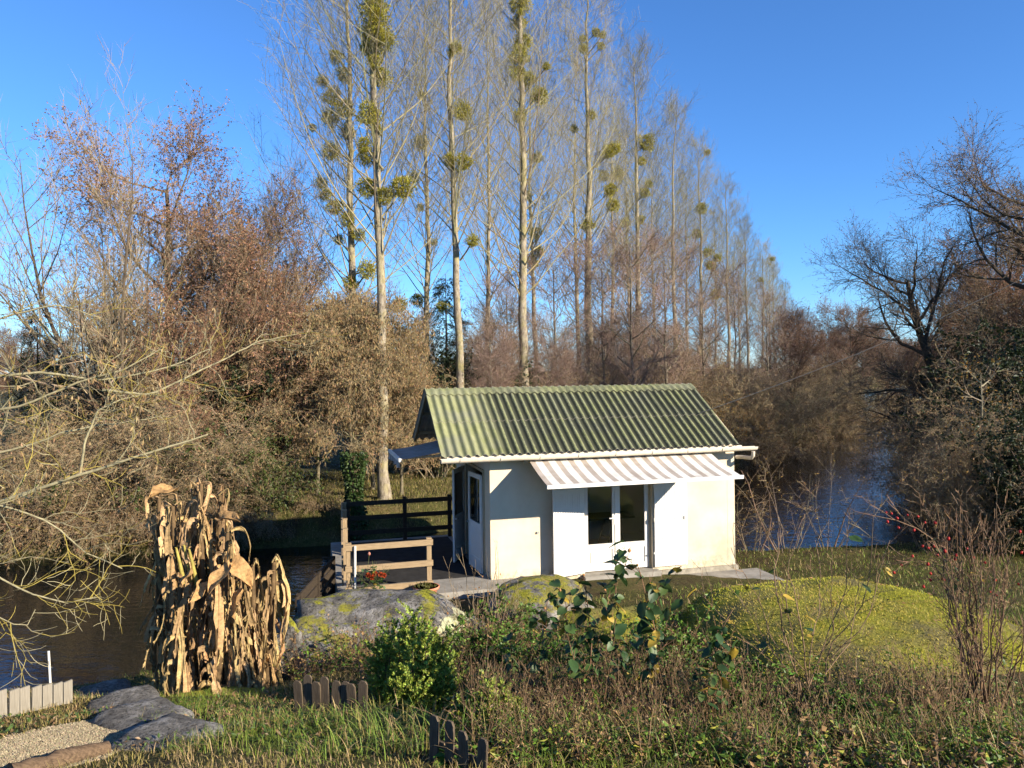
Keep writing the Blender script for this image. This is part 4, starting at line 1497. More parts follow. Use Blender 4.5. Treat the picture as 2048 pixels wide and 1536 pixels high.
# conifers
def conifer_variant(seed, H, rad):
    rng = np.random.default_rng(seed)
    z = np.linspace(0, 1, 8)
    P = np.stack([z * 0, z * 0, z * H], -1)
    R = 0.14 * (1 - z) + 0.01
    tr = MB()
    tr.tubes(P[None], R[None], 8, (0.10, 0.07, 0.05))
    fo = MB()
    P1, R1 = grow(rng, P[None], R[None], 90, 0.08, 0.98, 88, 8, lambda t, i: rad * (1 - t) ** 0.8 + 0.3, 6, (0, 0, -0.35), 0.05, 0.25, 0.01)
    fo.tubes(P1, R1, 3, (0.07, 0.05, 0.035))
    P2, R2 = grow(rng, P1, R1, 9, 0.15, 1.0, 50, 12, 0.55, 3, (0, 0, -0.9), 0.1, 0.5, 0.006)
    fo.tubes(P2, R2, 3, (0.05, 0.05, 0.03))
    n = 16000
    i = rng.integers(0, len(P2), n)
    f = rng.uniform(0, 2, n)
    j = f.astype(int).clip(0, 1)
    fr = (f - j)[:, None]
    p = P2[i, j] + (P2[i, j + 1] - P2[i, j]) * fr
    d = nrm(P2[i, j + 1] - P2[i, j]) + rng.normal(0, 0.6, (n, 3))
    fo.leaves(p, d, rng.normal(size=(n, 3)), 0.13, 0.028, vary(rng, n, (0.022, 0.038, 0.016), 0.3))
    return {'trunk': tr.mesh('trunk', M['bark'], True), 'crown': fo.mesh('crown', M['leaf'])}


CON = conifer_variant(51, 10.0, 2.3)
plant('conifer_tree', CON, 'dark drooping conifer behind the poplar trunks above the hut roof', 'tree', on_far(893, 38), 0.4, 0.92)
plant('conifer_tree', CON, 'dark evergreen at the left edge behind the branches', 'tree', on_far(75, 40), 1.4, 0.8)
plant('conifer_tree', CON, 'dark evergreen between willow trunk and alders', 'tree', on_far(205, 44), 2.4, 0.85)


# right bank: oak, second oak at the frame edge, ivy thicket
def near_r(u, d):
    p = at(u, 700, d)
    return (p[0], d, gz(p[0], d) - 0.05)


plant('oak_tree', OAK, 'dark crooked oak leaning over the river at the right', 'tree', near_r(1945, 33), 0.0, 0.86)
plant('oak_tree', OAK, 'oak limbs entering at the right edge of the picture', 'tree', near_r(2190, 31), 0.25, 1.0)
plant('alder_tree', ALDER2, 'brown alder behind the ivy thicket at the right edge', 'tree', near_r(2045, 38), 1.7, 0.85)
plant('round_tree', ROUND, 'bare tree behind the oak on the right bank', 'tree', near_r(1935, 55), 3.0, 1.2)
plant('alder_tree', ALDER, 'tall bare tree behind the second oak at the right edge', 'tree', near_r(2030, 44), 0.9, 1.15)
plant('alder_tree', ALDER2, 'bare brown tree filling the gap between the two oaks', 'tree', near_r(1990, 40), 3.9, 1.0)
plant('round_tree', ROUND, 'low bare tree leaning over the water left of the oak', 'tree', near_r(1850, 62), 5.0, 0.9)
SCRUB = shrub_variant(47, 2.5, 7, 0.8, (0.20, 0.15, 0.10), (0.25, 0.18, 0.115), (0.38, 0.24, 0.07), 80, (0.05, 0.035), 0.3, (4, 3, 2), 0.25, tw=0.2, twr=0.003)
for i, (u, d, s_) in enumerate(sorted([(1500, 19.2, 0.8), (1570, 19.0, 0.95), (1650, 19.3, 0.9), (1850, 19.3, 1.0), (1920, 19.0, 1.0)])):
    plant('bank_scrub', SCRUB, 'thin bare scrub in front of the water right of the hut, %s from the left' % ORD[i], 'shrub', near_r(u, d), None, s_, 'scrub in front of the right water')
IVY = shrub_variant(46, 5.2, 16, 0.7, (0.08, 0.065, 0.045), (0.10, 0.08, 0.05), (0.03, 0.045, 0.012), 15000, (0.13, 0.09), 0.3, (8, 6, 3), 0.3, 'leaf', 0.3)
for u, d, s_, lb in ((205, 26.5, 0.85, 'dark ivy clump under the willow at the left'), (475, 27.0, 0.95, 'dark ivy clump among the alder stems'), (850, 33, 0.9, 'dark evergreen bush left of the drooping conifer'), (955, 37, 0.95, 'dark evergreen bush right of the drooping conifer')):
    plant('ivy_thicket', IVY, lb, 'ivy', on_far(u, d), None, s_)
for u, d, s, lb in ((2060, 18.5, 0.62, 'dark ivy bush low at the right edge behind the red hips'), (1985, 25, 0.85, 'dark ivy thicket at the right edge above the water'), (2070, 24, 1.0, 'dark ivy mass cut by the right edge of the picture'), (1925, 33, 1.0, 'ivy thicket around the foot of the oak'), (2010, 31, 1.1, 'ivy thicket right of the oak trunk')):
    plant('ivy_thicket', IVY, lb, 'ivy', near_r(u, d), None, s)
for i, (u, d, s) in enumerate(sorted([(1985, 23.5, 0.85), (2030, 22.5, 0.9), (1880, 30, 1.1), (1990, 28, 1.2), (1930, 38, 1.3), (2080, 27, 1.2), (1930, 19.8, 0.6), (2000, 19.4, 0.7), (2075, 19, 0.8), (1975, 34, 1.4)])):
    plant('thicket_shrub', HAZEL, 'bare brown shrub on the right bank under the oak, %s from the left' % ORD[i], 'shrub', near_r(u, d), None, s, 'bare shrubs on the right bank')
for i, (u, d, s) in enumerate(sorted([(1960, 21.2, 0.8), (1800, 40, 1.4), (1830, 52, 1.6), (2040, 21.5, 0.9)])):
    plant('golden_shrub', GOLD, 'twiggy shrub with sparse orange leaves on the right bank, %s from the left' % ORD[i], 'shrub', near_r(u, d), None, s, 'golden shrubs on the right bank')
STEM = broad_variant(38, 4.6, 14, 0.035, 0.5, (0.30, 0.26, 0.18), (0.28, 0.22, 0.14), (0.42, 0.23, 0.05), 500, (0.06, 0.04), 0.1, (0, 0, 0.1), (5, 4, 2), 0.95, 60, 0.2, 0.3, first=0.1, l1=0.4, crook=0.05)
plant('young_tree', STEM, 'slender pale young tree in front of the right bank thicket', 'tree', near_r(1965, 20.3), 1.0, 1.0)
plant('young_tree', STEM, 'thin young tree beside the pale one on the right bank', 'tree', near_r(1935, 20.4), 3.0, 0.62)

# ivy covered stump behind the deck
rng = np.random.default_rng(61)
p = on_far(705, 23.9)
t = thing('ivy_stump', 'old stump wrapped in green ivy behind the deck corner', 'stump', p)
b = MB()
b.tubes([(0, 0, -0.3), (0.05, 0, 0.8), (0.0, 0, 1.8), (0.03, 0, 2.5)], np.array([[0.22, 0.17, 0.14, 0.08]]), 9, (0.12, 0.09, 0.06), cap=True)
b.build('trunk', M['bark'], t, True)
b = MB()
n = 2600
a = rng.uniform(0, 6.28, n)
z = rng.uniform(0, 2.7, n)
r = 0.16 + 0.22 * rng.uniform(0, 1, n) * (0.7 + 0.4 * np.sin(z * 3))
P = np.stack([np.cos(a) * r, np.sin(a) * r, z], -1)
b.leaves(P, np.stack([np.cos(a), np.sin(a), -0.6 + 0 * a], -1) + rng.normal(0, .4, (n, 3)), rng.normal(size=(n, 3)), 0.1, 0.085, vary(rng, n, (0.05, 0.085, 0.02), .3))
b.build('ivy', M['leaf'], t)


# ------------------------------------------------------------------ lichen tree reaching in from the left
rng = np.random.default_rng(71)
LT = at(-330, 900, 10.5)
t = thing('lichen_tree', 'lichen crusted tree reaching in from the left with yellow grey branches over the water', 'tree', (LT[0], LT[1], gz(LT[0], LT[1]) - 0.1))
LB = np.array(t.location)
tp = poly(rng, [LB, LB + [0.1, 0.1, 1.6], LB + [0.35, 0.1, 3.2], LB + [0.3, 0.3, 5.5], LB + [0.6, 0.5, 7.5]], 16)
b = MB()
b.tubes(tp[None] - LB, np.linspace(0.2, 0.07, 16)[None], 10, (0.24, 0.21, 0.15))
b.build('trunk', M['bark'], t, True)
BOUGHS = [
    ([tp[5], at(-120, 1050, 10.2), at(0, 1005, 10.0), at(160, 950, 10.0), at(300, 905, 10.1), at(420, 862, 10.3)], 0.055),
    ([tp[4], at(-100, 1080, 9.8), at(0, 1152, 9.6), at(60, 1180, 9.6), at(130, 1200, 9.7), at(205, 1185, 9.8)], 0.034),
    ([tp[4], at(-120, 1000, 9.7), at(0, 1010, 9.7), at(110, 1050, 9.8), at(185, 1115, 9.9), at(250, 1140, 10.0)], 0.034),
    ([tp[7], at(-100, 840, 10.5), at(60, 810, 10.6), at(160, 765, 10.7), at(250, 745, 10.8), at(330, 700, 11)], 0.04),
    ([tp[8], at(-100, 760, 11), at(80, 745, 11.2), at(200, 760, 11.4), at(330, 738, 11.6), at(430, 700, 12)], 0.04),
    ([tp[3], at(-90, 1130, 9.5), at(0, 1240, 9.3), at(40, 1255, 9.4), at(60, 1215, 9.5)], 0.026),
    ([tp[6], at(-100, 930, 10), at(40, 900, 10.2), at(140, 860, 10.3), at(240, 850, 10.5), at(330, 830, 10.7)], 0.036),
    ([tp[10], at(-120, 690, 11), at(0, 640, 11.3), at(110, 610, 11.5), at(200, 640, 11.8)], 0.035),
    ([at(160, 950, 10.0), at(170, 880, 10.0), at(200, 815, 10.1), at(260, 790, 10.3), at(330, 780, 10.4)], 0.026),
    ([at(205, 780, 10.9), at(300, 790, 11.1), at(420, 730, 11.4), at(520, 680, 11.8), at(600, 670, 12)], 0.028),
]
c_li, c_ye = np.array((0.34, 0.295, 0.185)), np.array((0.36, 0.28, 0.07))
tw = MB()
kl = MB()
for pts, r0 in BOUGHS:
    P = poly(rng, pts, 22) - LB
    P = P + np.cumsum(rng.normal(0, 0.012, P.shape), 0) * np.linspace(0, 1, 22)[:, None]
    R = 0.72 * r0 * np.linspace(1, 0.3, 22)
    b = MB()
    b.tubes(P[None], R[None], 7, c_li)
    b.build('bough', M['bark'], t, True)
    P2, R2 = grow(rng, P[None, 5:], R[None, 5:], (11 if pts[-1][2] > 3.3 else 16), 0.1, 1.0, 48, 14, (0.75 if pts[-1][2] > 3.3 else 0.95), 8, (0, 0, 0.15), 0.2, 0.45, 0.006, 0.35)
    tw.tubes(P2, R2, 4, np.where(rng.uniform(size=(len(P2), 1)) < 0.45, c_ye, c_li) * rng.uniform(0.7, 1.15, (len(P2), 1)))
    P3, R3 = grow(rng, P2, R2, 7, 0.15, 1.0, 45, 14, 0.36, 5, (0, 0, 0.45), 0.2, 0.7, 0.0042, 0.6)
    tw.tubes(P3, R3, 3, np.where(rng.uniform(size=(len(P3), 1)) < 0.45, c_ye, c_li) * rng.uniform(0.7, 1.15, (len(P3), 1)))
    if pts[-1][2] > 2.6:
        n = 110
        i = rng.integers(0, len(P3), n)
        b_ = P3[i, -1]
        kl.leaves(b_, np.tile([[0, 0, -1.0]], (n, 1)) + rng.normal(0, .25, (n, 3)), rng.normal(size=(n, 3)), rng.uniform(0.05, 0.11, n), 0.026, vary(rng, n, (0.38, 0.26, 0.14), .25))
tw.build('twigs', M['twig'], t)
kl.build('hanging_keys', M['dry'], t)['kind'] = 'stuff'


def path_pt(u, v):
    """ground point under a photo pixel by marching"""
    for d in np.arange(3.0, 24, 0.04):
        p = at(u, v, d)
        if p[2] < gz(p[0], d):
            return np.array([p[0], d, gz(p[0], d)])
    return at(u, v, 10)


# ------------------------------------------------------------------ boulders and ledge
def boulder(name, label, cat, centre, radii, seed, mat, rz=0.0, rough=0.12, res=5, flat=0.0, box=2.6):
    import bmesh
    bm = bmesh.new()
    bmesh.ops.create_icosphere(bm, subdivisions=res, radius=1.0)
    me = bpy.data.meshes.new(name)
    bm.to_mesh(me)
    bm.free()
    co = np.zeros(len(me.vertices) * 3, np.float32)
    me.vertices.foreach_get('co', co)
    co = co.reshape(-1, 3).astype(float)
    # squarer than a ball
    k = (np.abs(co) ** box).sum(1) ** (1 / box)
    co = co / k[:, None]
    r = np.random.default_rng(seed)
    d = np.zeros(len(co))
    for f, a in ((1.6, 1.0), (3.2, 0.5), (6.5, 0.26), (13, 0.12), (26, 0.05)):
        for _ in range(4):
            kv = r.normal(size=3) * f * 0.8
            d += a * np.sin(co @ kv + r.uniform(0, 6.28)) / 2.4
    rd = np.zeros(len(co))
    for f, a in ((1.4, 1.0), (3.0, 0.5), (6.0, 0.25), (12.0, 0.13)):
        for _ in range(2):
            kv = r.normal(size=3) * f
            rd += a * (0.5 - np.abs(np.sin(co @ kv + r.uniform(0, 6.28) + 0.6 * np.sin(co[:, [1, 2, 0]] @ kv * 0.7))))
    co = co * (1 + rough * (0.75 * d + 0.8 * rd))[:, None]
    co = co * np.array(radii)
    me.vertices.foreach_set('co', co.astype(np.float32).ravel())
    me.polygons.foreach_set('use_smooth', np.ones(len(me.polygons), bool))
    me.materials.append(mat)
    o = bpy.data.objects.new(name, me)
    COL.objects.link(o)
    o.location = [float(x) for x in centre]
    o.rotation_euler = (0, 0, rz)
    return tag(o, label, cat)


c = at(745, 1262, 12.6)
boulder('boulder', 'large grey boulder with pale lichen patches in front of the deck', 'boulder', (c[0], 12.6, -0.2), (1.45, 1.1, 0.78), 5, M['rock'], 0.25, 0.19)
c = at(572, 1300, 11.6)
boulder('boulder', 'small mossy upright boulder beside the banana clump', 'boulder', (c[0], 11.7, -0.32), (0.36, 0.5, 0.72), 8, M['rock_low'], 0.4, 0.16)
c = at(640, 1330, 11.3)
boulder('boulder', 'shaded mossy boulder at the foot of the lichened one', 'boulder', (c[0], 11.5, -0.35), (0.55, 0.5, 0.62), 9, M['rock_low'], 0.1, 0.16)
c = at(1075, 1200, 13.6)
boulder('boulder', 'flat topped mossy boulder below the blank hut wall', 'boulder', (c[0], 13.75, -0.05), (0.95, 0.9, 0.55), 12, M['rock_low'], 0.2, 0.09)
c = at(1235, 1280, 11.2)
boulder('boulder', 'moss covered boulder hidden behind the leafy rose', 'boulder', (c[0], 11.5, -0.1), (0.95, 0.8, 0.75), 15, M['moss'], 0.2, 0.09)
mc = at(1700, 1290, 10.9)
MOUND = boulder('boulder', 'huge moss covered rock mound right of the patio', 'boulder', (mc[0] - 0.1, 10.35, -0.12), (2.15, 2.55, 1.28), 17, M['moss'], 0.22, 0.055, 6, box=2.7)
# moss tufts on the mound
rng = np.random.default_rng(81)
me = MOUND.data
co = np.zeros(len(me.vertices) * 3, np.float32)
me.vertices.foreach_get('co', co)
no = np.zeros(len(me.vertices) * 3, np.float32)
me.vertices.foreach_get('normal', no)
co, no = co.reshape(-1, 3), no.reshape(-1, 3)
sel = np.where((no[:, 2] > 0.05) & (co[:, 2] > -0.3))[0]
n = 42000
i = rng.choice(sel, n)
P = co[i] + rng.normal(0, 0.03, (n, 3)) * [1, 1, 0.15]
patch = snoise(P[:, 0], P[:, 1], 2.2, 9)[:, None]
cc = np.where(patch > 0.05, np.array((0.42, 0.40, 0.03)), np.array((0.46, 0.37, 0.07))) * rng.uniform(0.55, 1.35, (n, 1))
b = MB()
dd = no[i] * 0.6 + rng.normal(0, 0.55, (n, 3)) + np.array([-0.4, -0.5, 0.0])
b.spikes(P - no[i] * 0.01, P + nrm(dd) * rng.uniform(0.015, 0.04, (n, 1)), 0.006, cc)
i = rng.choice(sel, 420)
b.leaves(co[i] + no[i] * .02, rng.normal(size=(420, 3)) * [1, 1, .2], rng.normal(size=(420, 3)) * [1, 1, .2], rng.uniform(.03, .07, 420), .03, vary(rng, 420, (0.26, 0.14, 0.06), .3))
o = b.build('moss', M['grass'], MOUND)
o['kind'] = 'stuff'

# stone ledge at the left: a row of flat blocks edging the gravel
t = thing('stone_ledge', 'low grey stone ledge edging the gravel at the lower left', 'ledge', (0, 0, 0))
LEDGE = [(212, 1392, 9.6), (262, 1412, 9.0), (300, 1440, 8.3), (345, 1478, 7.6)]
t.location = [float(v) for v in at(280, 1430, 8.6)]
for i, (u, v, d) in enumerate(LEDGE):
    c = path_pt(u, v)
    o = boulder('stone', None, None, c - np.array(t.location) - [0, 0.1, 0.12], (0.40, 0.44, 0.26), 90 + i, M['ledge'], 0.5 + 0.2 * i, 0.07, 4, box=5.0)
    o.parent = t

# mossy strip behind the ledge in the shade
c = at(410, 1405, 9.4)
boulder('boulder', 'low moss covered rock lying in the shade below the banana', 'boulder', (c[0], 9.5, c[2] - 0.42), (0.9, 0.45, 0.5), 31, M['moss'], 0.15, 0.08)

# ------------------------------------------------------------------ gravel corner, board fence, sleeper, stake with wire
rng = np.random.default_rng(91)
gp = [path_pt(*q) for q in ((-60, 1500), (110, 1452), (250, 1430), (300, 1470), (210, 1520), (40, 1560), (-120, 1600))]
gc = np.mean(gp, 0)
# gravel bed follows the ground, 1 cm above it
pg = np.array(gp)[:, :2]


def inside(pts, poly_):
    X, Y = pts[:, 0], pts[:, 1]
    r = np.zeros(len(pts), bool)
    for i in range(len(poly_)):
        a, b2 = poly_[i], poly_[(i + 1) % len(poly_)]
        r ^= ((a[1] > Y) != (b2[1] > Y)) & (X < (b2[0] - a[0]) * (Y - a[1]) / (b2[1] - a[1] + 1e-12) + a[0])
    return r


lo, hi = pg.min(0), pg.max(0)
n = 26000
pts = rng.uniform(lo, hi, (n * 2, 2))
ed = 0.22 * snoise(pts[:, 0], pts[:, 1], 4, 5)[:, None] + rng.normal(0, .09, (len(pts), 1))
pts = pts[inside(pts + ed, pg)][:n]
n = len(pts)
zz = ground_z(pts[:, 0], pts[:, 1])
s = rng.uniform(0.008, 0.02, n)
base = np.array([(1, 0, -.4), (-.5, .87, -.4), (-.5, -.87, -.4), (0.1, 0, .8)])
a = rng.uniform(0, 6.28, n)
ca, sa = np.cos(a), np.sin(a)
V = np.zeros((n, 4, 3))
for j in range(4):
    x, y, z_ = base[j] + 0
    V[:, j, 0] = pts[:, 0] + s * (x * ca - y * sa)
    V[:, j, 1] = pts[:, 1] + s * (x * sa + y * ca)
    V[:, j, 2] = zz + s * (z_ * 0.7 + 0.25)
o4 = (np.arange(n) * 4)[:, None]
b = MB()
b.tris(V.reshape(-1, 3), np.concatenate([o4 + [0, 1, 3], o4 + [1, 2, 3], o4 + [2, 0, 3], o4 + [0, 2, 1]]), np.repeat(vary(rng, n, (0.31, 0.25, 0.17), 0.3), 4, axis=0))
tag(b.build('gravel', M['twig']), 'pale gravel in the lower left corner', 'gravel', kind='stuff')

t = thing('board_fence', 'short fence of upright grey boards at the lower left', 'fence', (0, 0, 0))
q0, q1 = at(-70, 1500, 8.0), at(136, 1448, 9.0)
t.location = [float(v) for v in q1]
dv = (q0 - q1)
L = np.linalg.norm(dv[:2])
nb = int(L / 0.112)
for i in range(nb):
    f = i / nb
    q = dv * f
    b = MB()
    h = 0.50 + 0.015 * random.uniform(-1, 1) + 0.05 * f
    b.box((-0.054, -0.011, -0.25), (0.054, 0.011, h))
    o = b.build('board', M['grey_board'], t)
    o.location = [float(q[0]), float(q[1]), float(q[2])]
    o.rotation_euler = (random.uniform(-.03, .03), random.uniform(-.015, .015), math.atan2(dv[1], dv[0]) + random.uniform(-.04, .04))
b = MB()
off = np.array([-dv[1], dv[0], 0]) / L * -0.03
b.bar(off + [0, 0, 0.15], dv + off + [0, 0, 0.15], 0.03, 0.07)
b.build('rail', M['grey_board'], t)

p = path_pt(110, 1530)
t0_, t1_ = path_pt(20, 1560), path_pt(215, 1506)
b = MB()
pts = poly(rng, [t0_, (t0_ + t1_) / 2 + [0, 0, 0.01], t1_], 12) + [0, 0, 0.03]
b.tubes(pts[None] - p, (0.085 + 0.012 * rng.normal(size=12))[None], 9, (0.25, 0.17, 0.1), cap=True)
o = b.build('sleeper', M['log'], None, True)
o.location = [float(v) for v in p]
tag(o, 'rotting wooden log lying beside the gravel', 'log')

q = at(101, 1385, 10.4)
t = thing('fence_stake', 'thin white fence stake standing at the water with wire', 'stake', (q[0], q[1], q[2] - 0.3))
b = MB()
b.tubes([(0, 0, 0), (0, 0, 0.4), (-0.02, 0, 0.86)], 0.016, 7, cap=True)
b.build('post', M['white'], t, True)
b = MB()
b.tubes([(-0.02, 0, 0.70), (-0.7, -0.05, 0.58), (-1.6, -0.1, 0.52)], 0.003, 4)
b.build('wire', M['wire'], t)
b = MB()
b.tubes([(-0.02, -0.018, 0.68), (-0.02, -0.018, 0.73)], 0.012, 6, cap=True)
b.build('insulator', M['wire'], t)


# pickets
def picket_fence(label, p, q, n, h, wid):
    p, q = np.array(p), np.array(q)
    t = thing('picket_fence', label, 'fence', p)
    a = math.atan2(q[1] - p[1], q[0] - p[0])
    for i in range(n):
        f = i / max(1, n - 1)
        b = MB()
        w = wid / 2
        hh = h * random.uniform(0.9, 1.05)
        v = [(-w, -.01, -.3), (w, -.01, -.3), (w, -.01, hh - .03), (w * .55, -.01, hh), (-w * .55, -.01, hh), (-w, -.01, hh - .03)]
        v += [(x, .01, z) for x, _, z in v]
        b.quads(v, [(i_, (i_ + 1) % 6, 6 + (i_ + 1) % 6, 6 + i_) for i_ in range(6)] + [(0, 5, 4, 1), (1, 4, 3, 2), (6, 7, 10, 11), (7, 8, 9, 10)])
        o = b.build('picket', M['picket'], t)
        o.location = [float(x) for x in (q - p) * f]
        o.rotation_euler = (random.uniform(-.08, .08), random.uniform(-.06, .06), a)
    b = MB()
    nn = np.array([math.sin(a), -math.cos(a), 0]) * -0.025
    b.bar(nn + [0, 0, h * 0.4], (q - p) + nn + [0, 0, h * 0.4], 0.02, 0.05)
    b.build('rail', M['picket'], t)


p0, p1 = path_pt(868, 1525), path_pt(962, 1545)
p1[2] = p0[2] = min(p0[2], p1[2])
k = p0[1] / F
picket_fence('four old grey pickets half hidden in the bottom centre weeds', p0, p1, 4, 0.35, 0.085)
p0, p1 = path_pt(600, 1432), path_pt(725, 1440)
picket_fence('shaded old picket fence left of the box shrub', p0, p1, 8, 0.4, 0.10)


# ------------------------------------------------------------------ dead banana clump
rng = np.random.default_rng(101)


def banana_leaf_mesh(seed):
    """a dead leaf: midrib arching over and hanging, blade folded and split into ragged strips"""
    r = np.random.default_rng(seed)
    b = MB()
    L = r.uniform(1.0, 1.6)
    k = 16
    s = np.linspace(0, 1, k)
    lift = r.uniform(0.06, 0.22)
    out = r.uniform(0.10, 0.28)
    x = out * np.sin(np.minimum(s * 5, 1.57)) + 0.03 * np.sin(s * 7 + r.uniform(0, 6))
    z = lift * np.sin(np.minimum(s * 6.0, math.pi)) * (s < 0.53) - np.maximum(s - 0.18, 0) * L * 1.1
    y = 0.05 * np.sin(s * r.uniform(3, 6) + r.uniform(0, 6))
    rib = np.stack([x, y, z], -1)
    base = np.array((0.43, 0.285, 0.14)) * r.uniform(0.6, 1.3) * (1 + r.normal(0, 0.035, 3))
    b.tubes(rib[None], (0.014 * (1 - 0.7 * s))[None], 4, base * 0.8)
    wmax = r.uniform(0.025, 0.075)
    w = wmax * np.sin(np.pi * np.clip((s - 0.06) / 0.94, 0, 1)) ** 0.6
    for sd in (-1, 1):
        fold = r.uniform(0.7, 1.45)           # angle the half-blade hangs from the rib
        cuts = np.sort(r.choice(np.arange(2, k - 1), r.integers(5, 9), replace=False))
        segs = np.split(np.arange(1, k), cuts - 1)
        for sg in segs:
            if len(sg) < 2:
                continue
            sg = np.append(sg, min(sg[-1] + 1, k - 1)) if sg[-1] < k - 1 else sg
            fa = fold + r.normal(0, 0.35)
            cr = r.normal(0, 0.3)
            rows = []
            for f in np.linspace(0, 1, 5):
                ang = fa + cr * f * 2 + 0.35 * np.sin(f * 5 + r.uniform(0, 1)) * f
                rows.append(rib[sg] + np.stack([np.cos(ang) * 0.5 * w[sg] * f * (0.5 + 0.5 * np.sin(sg)) + 0 * sg,
                                                sd * np.cos(ang) * w[sg] * f,
                                                -np.sin(ang) * w[sg] * f * 1.3 - 0.06 * f * f], -1)
                            + r.normal(0, 0.008, (len(sg), 3)) * f)
            g = np.stack(rows)
            m_, k_ = 5, len(sg)
            ij = (np.arange(m_ - 1)[:, None] * k_ + np.arange(k_ - 1)[None]).ravel()
            b.quads(g.reshape(-1, 3), np.stack([ij, ij + 1, ij + 1 + k_, ij + k_], -1), base * r.uniform(0.75, 1.25))
    return b.mesh('dead_leaf', M['dryleaf'], True)


BL = [banana_leaf_mesh(200 + i) for i in range(14)]


def open_leaf_mesh(seed):
    r = np.random.default_rng(seed)
    b = MB()
    us, vv = np.meshgrid(np.linspace(0, 1, 9), np.linspace(-1, 1, 7))
    w = 0.17 * np.sin(np.pi * np.clip(us * 0.9 + 0.08, 0, 1)) ** 0.7
    X = us * 0.52
    Y = vv * w
    Z = 0.09 * np.abs(vv) - 0.28 * us ** 2 + 0.03 * np.sin(us * 9 + vv * 3 + r.uniform(0, 6)) + 0.02 * np.sin(vv * 8 + us * 4)
    ij = (np.arange(6)[:, None] * 9 + np.arange(8)[None]).ravel()
    b.quads(np.stack([X, Y, Z], -1).reshape(-1, 3), np.stack([ij, ij + 1, ij + 10, ij + 9], -1), np.array((0.46, 0.27, 0.12)) * r.uniform(0.85, 1.15))
    return b.mesh('dead_leaf', M['dryleaf'], True)


OL = [open_leaf_mesh(300 + i) for i in range(4)]
bc = at(415, 1392, 10.4)
bzg = gz(bc[0], 10.4)
t = thing('banana_plant', 'tall clump of dead brown banana plants with hanging dry leaves', 'banana plant', (bc[0], 10.4, bzg - 0.05))
STEMS = [(318, 968, 10.5), (345, 985, 10.2), (392, 948, 10.6), (402, 942, 10.3), (440, 965, 10.5), (455, 1040, 10.1), (505, 1105, 10.2), (548, 1098, 10.4), (362, 1130, 9.9), (430, 1150, 9.85), (478, 1190, 9.9), (335, 1150, 10.1)]
for i, (u, v, d) in enumerate(STEMS):
    top = at(u, v + 25, d) - np.array(t.location)
    foot = np.array([top[0] * 0.82 + rng.normal(0, 0.04), d - 10.4, -0.1])
    P = poly(rng, [foot, foot + (top - foot) * 0.5 + rng.normal(0, 0.03, 3), top], 8)
    b = MB()
    b.tubes(P[None], np.linspace(0.075, 0.026, 8)[None], 8, (0.16, 0.10, 0.05))
    b.build('stem', M['bark'], t, True)
    H = top[2]
    nl = int(9 + H * 7.5)
    for j in range(nl):
        f = 1 - (j / nl) * 0.72 if j > 1 else 1.0
        q = foot + (top - foot) * f
        a = j * 2.4 + rng.normal(0, 0.5)
        # more leaves towards the viewer side
        o = put('dead_leaf', BL[rng.integers(0, 14)], t, q, (rng.normal(0, .08), rng.normal(0, .1), a), (rng.uniform(.5, 1.0), rng.uniform(.8, 1.1), rng.uniform(0.4, 0.85)))
for i, (u, v, d, rz_) in enumerate(((462, 1125, 9.75, -0.5), (385, 1150, 9.7, -1.9), (400, 1165, 9.7, -1.2), (490, 1180, 9.75, -2.6), (440, 1040, 9.9, -0.7), (345, 985, 9.95, -1.7), (465, 1135, 9.7, -2.2))):
    put('dead_leaf', OL[i % 4], t, at(u, v, d) - np.array(t.location), (rng.normal(0, .5), 0.35 + rng.normal(0, .3), rz_), rng.uniform(0.5, 0.8))
for u, v in ((352, 1095), (368, 1090), (378, 1098)):
    b = MB()
    q = at(u, v, 10.0) - np.array(t.location)
    b.tubes([q + [0.06, 0.1, -0.5], q + [0.02, 0.05, -0.2], q], np.array([[0.03, 0.024, 0.014]]), 6, (0.42, 0.34, 0.09))
    b.build('leaf_stalk', M['bark'], t, True)


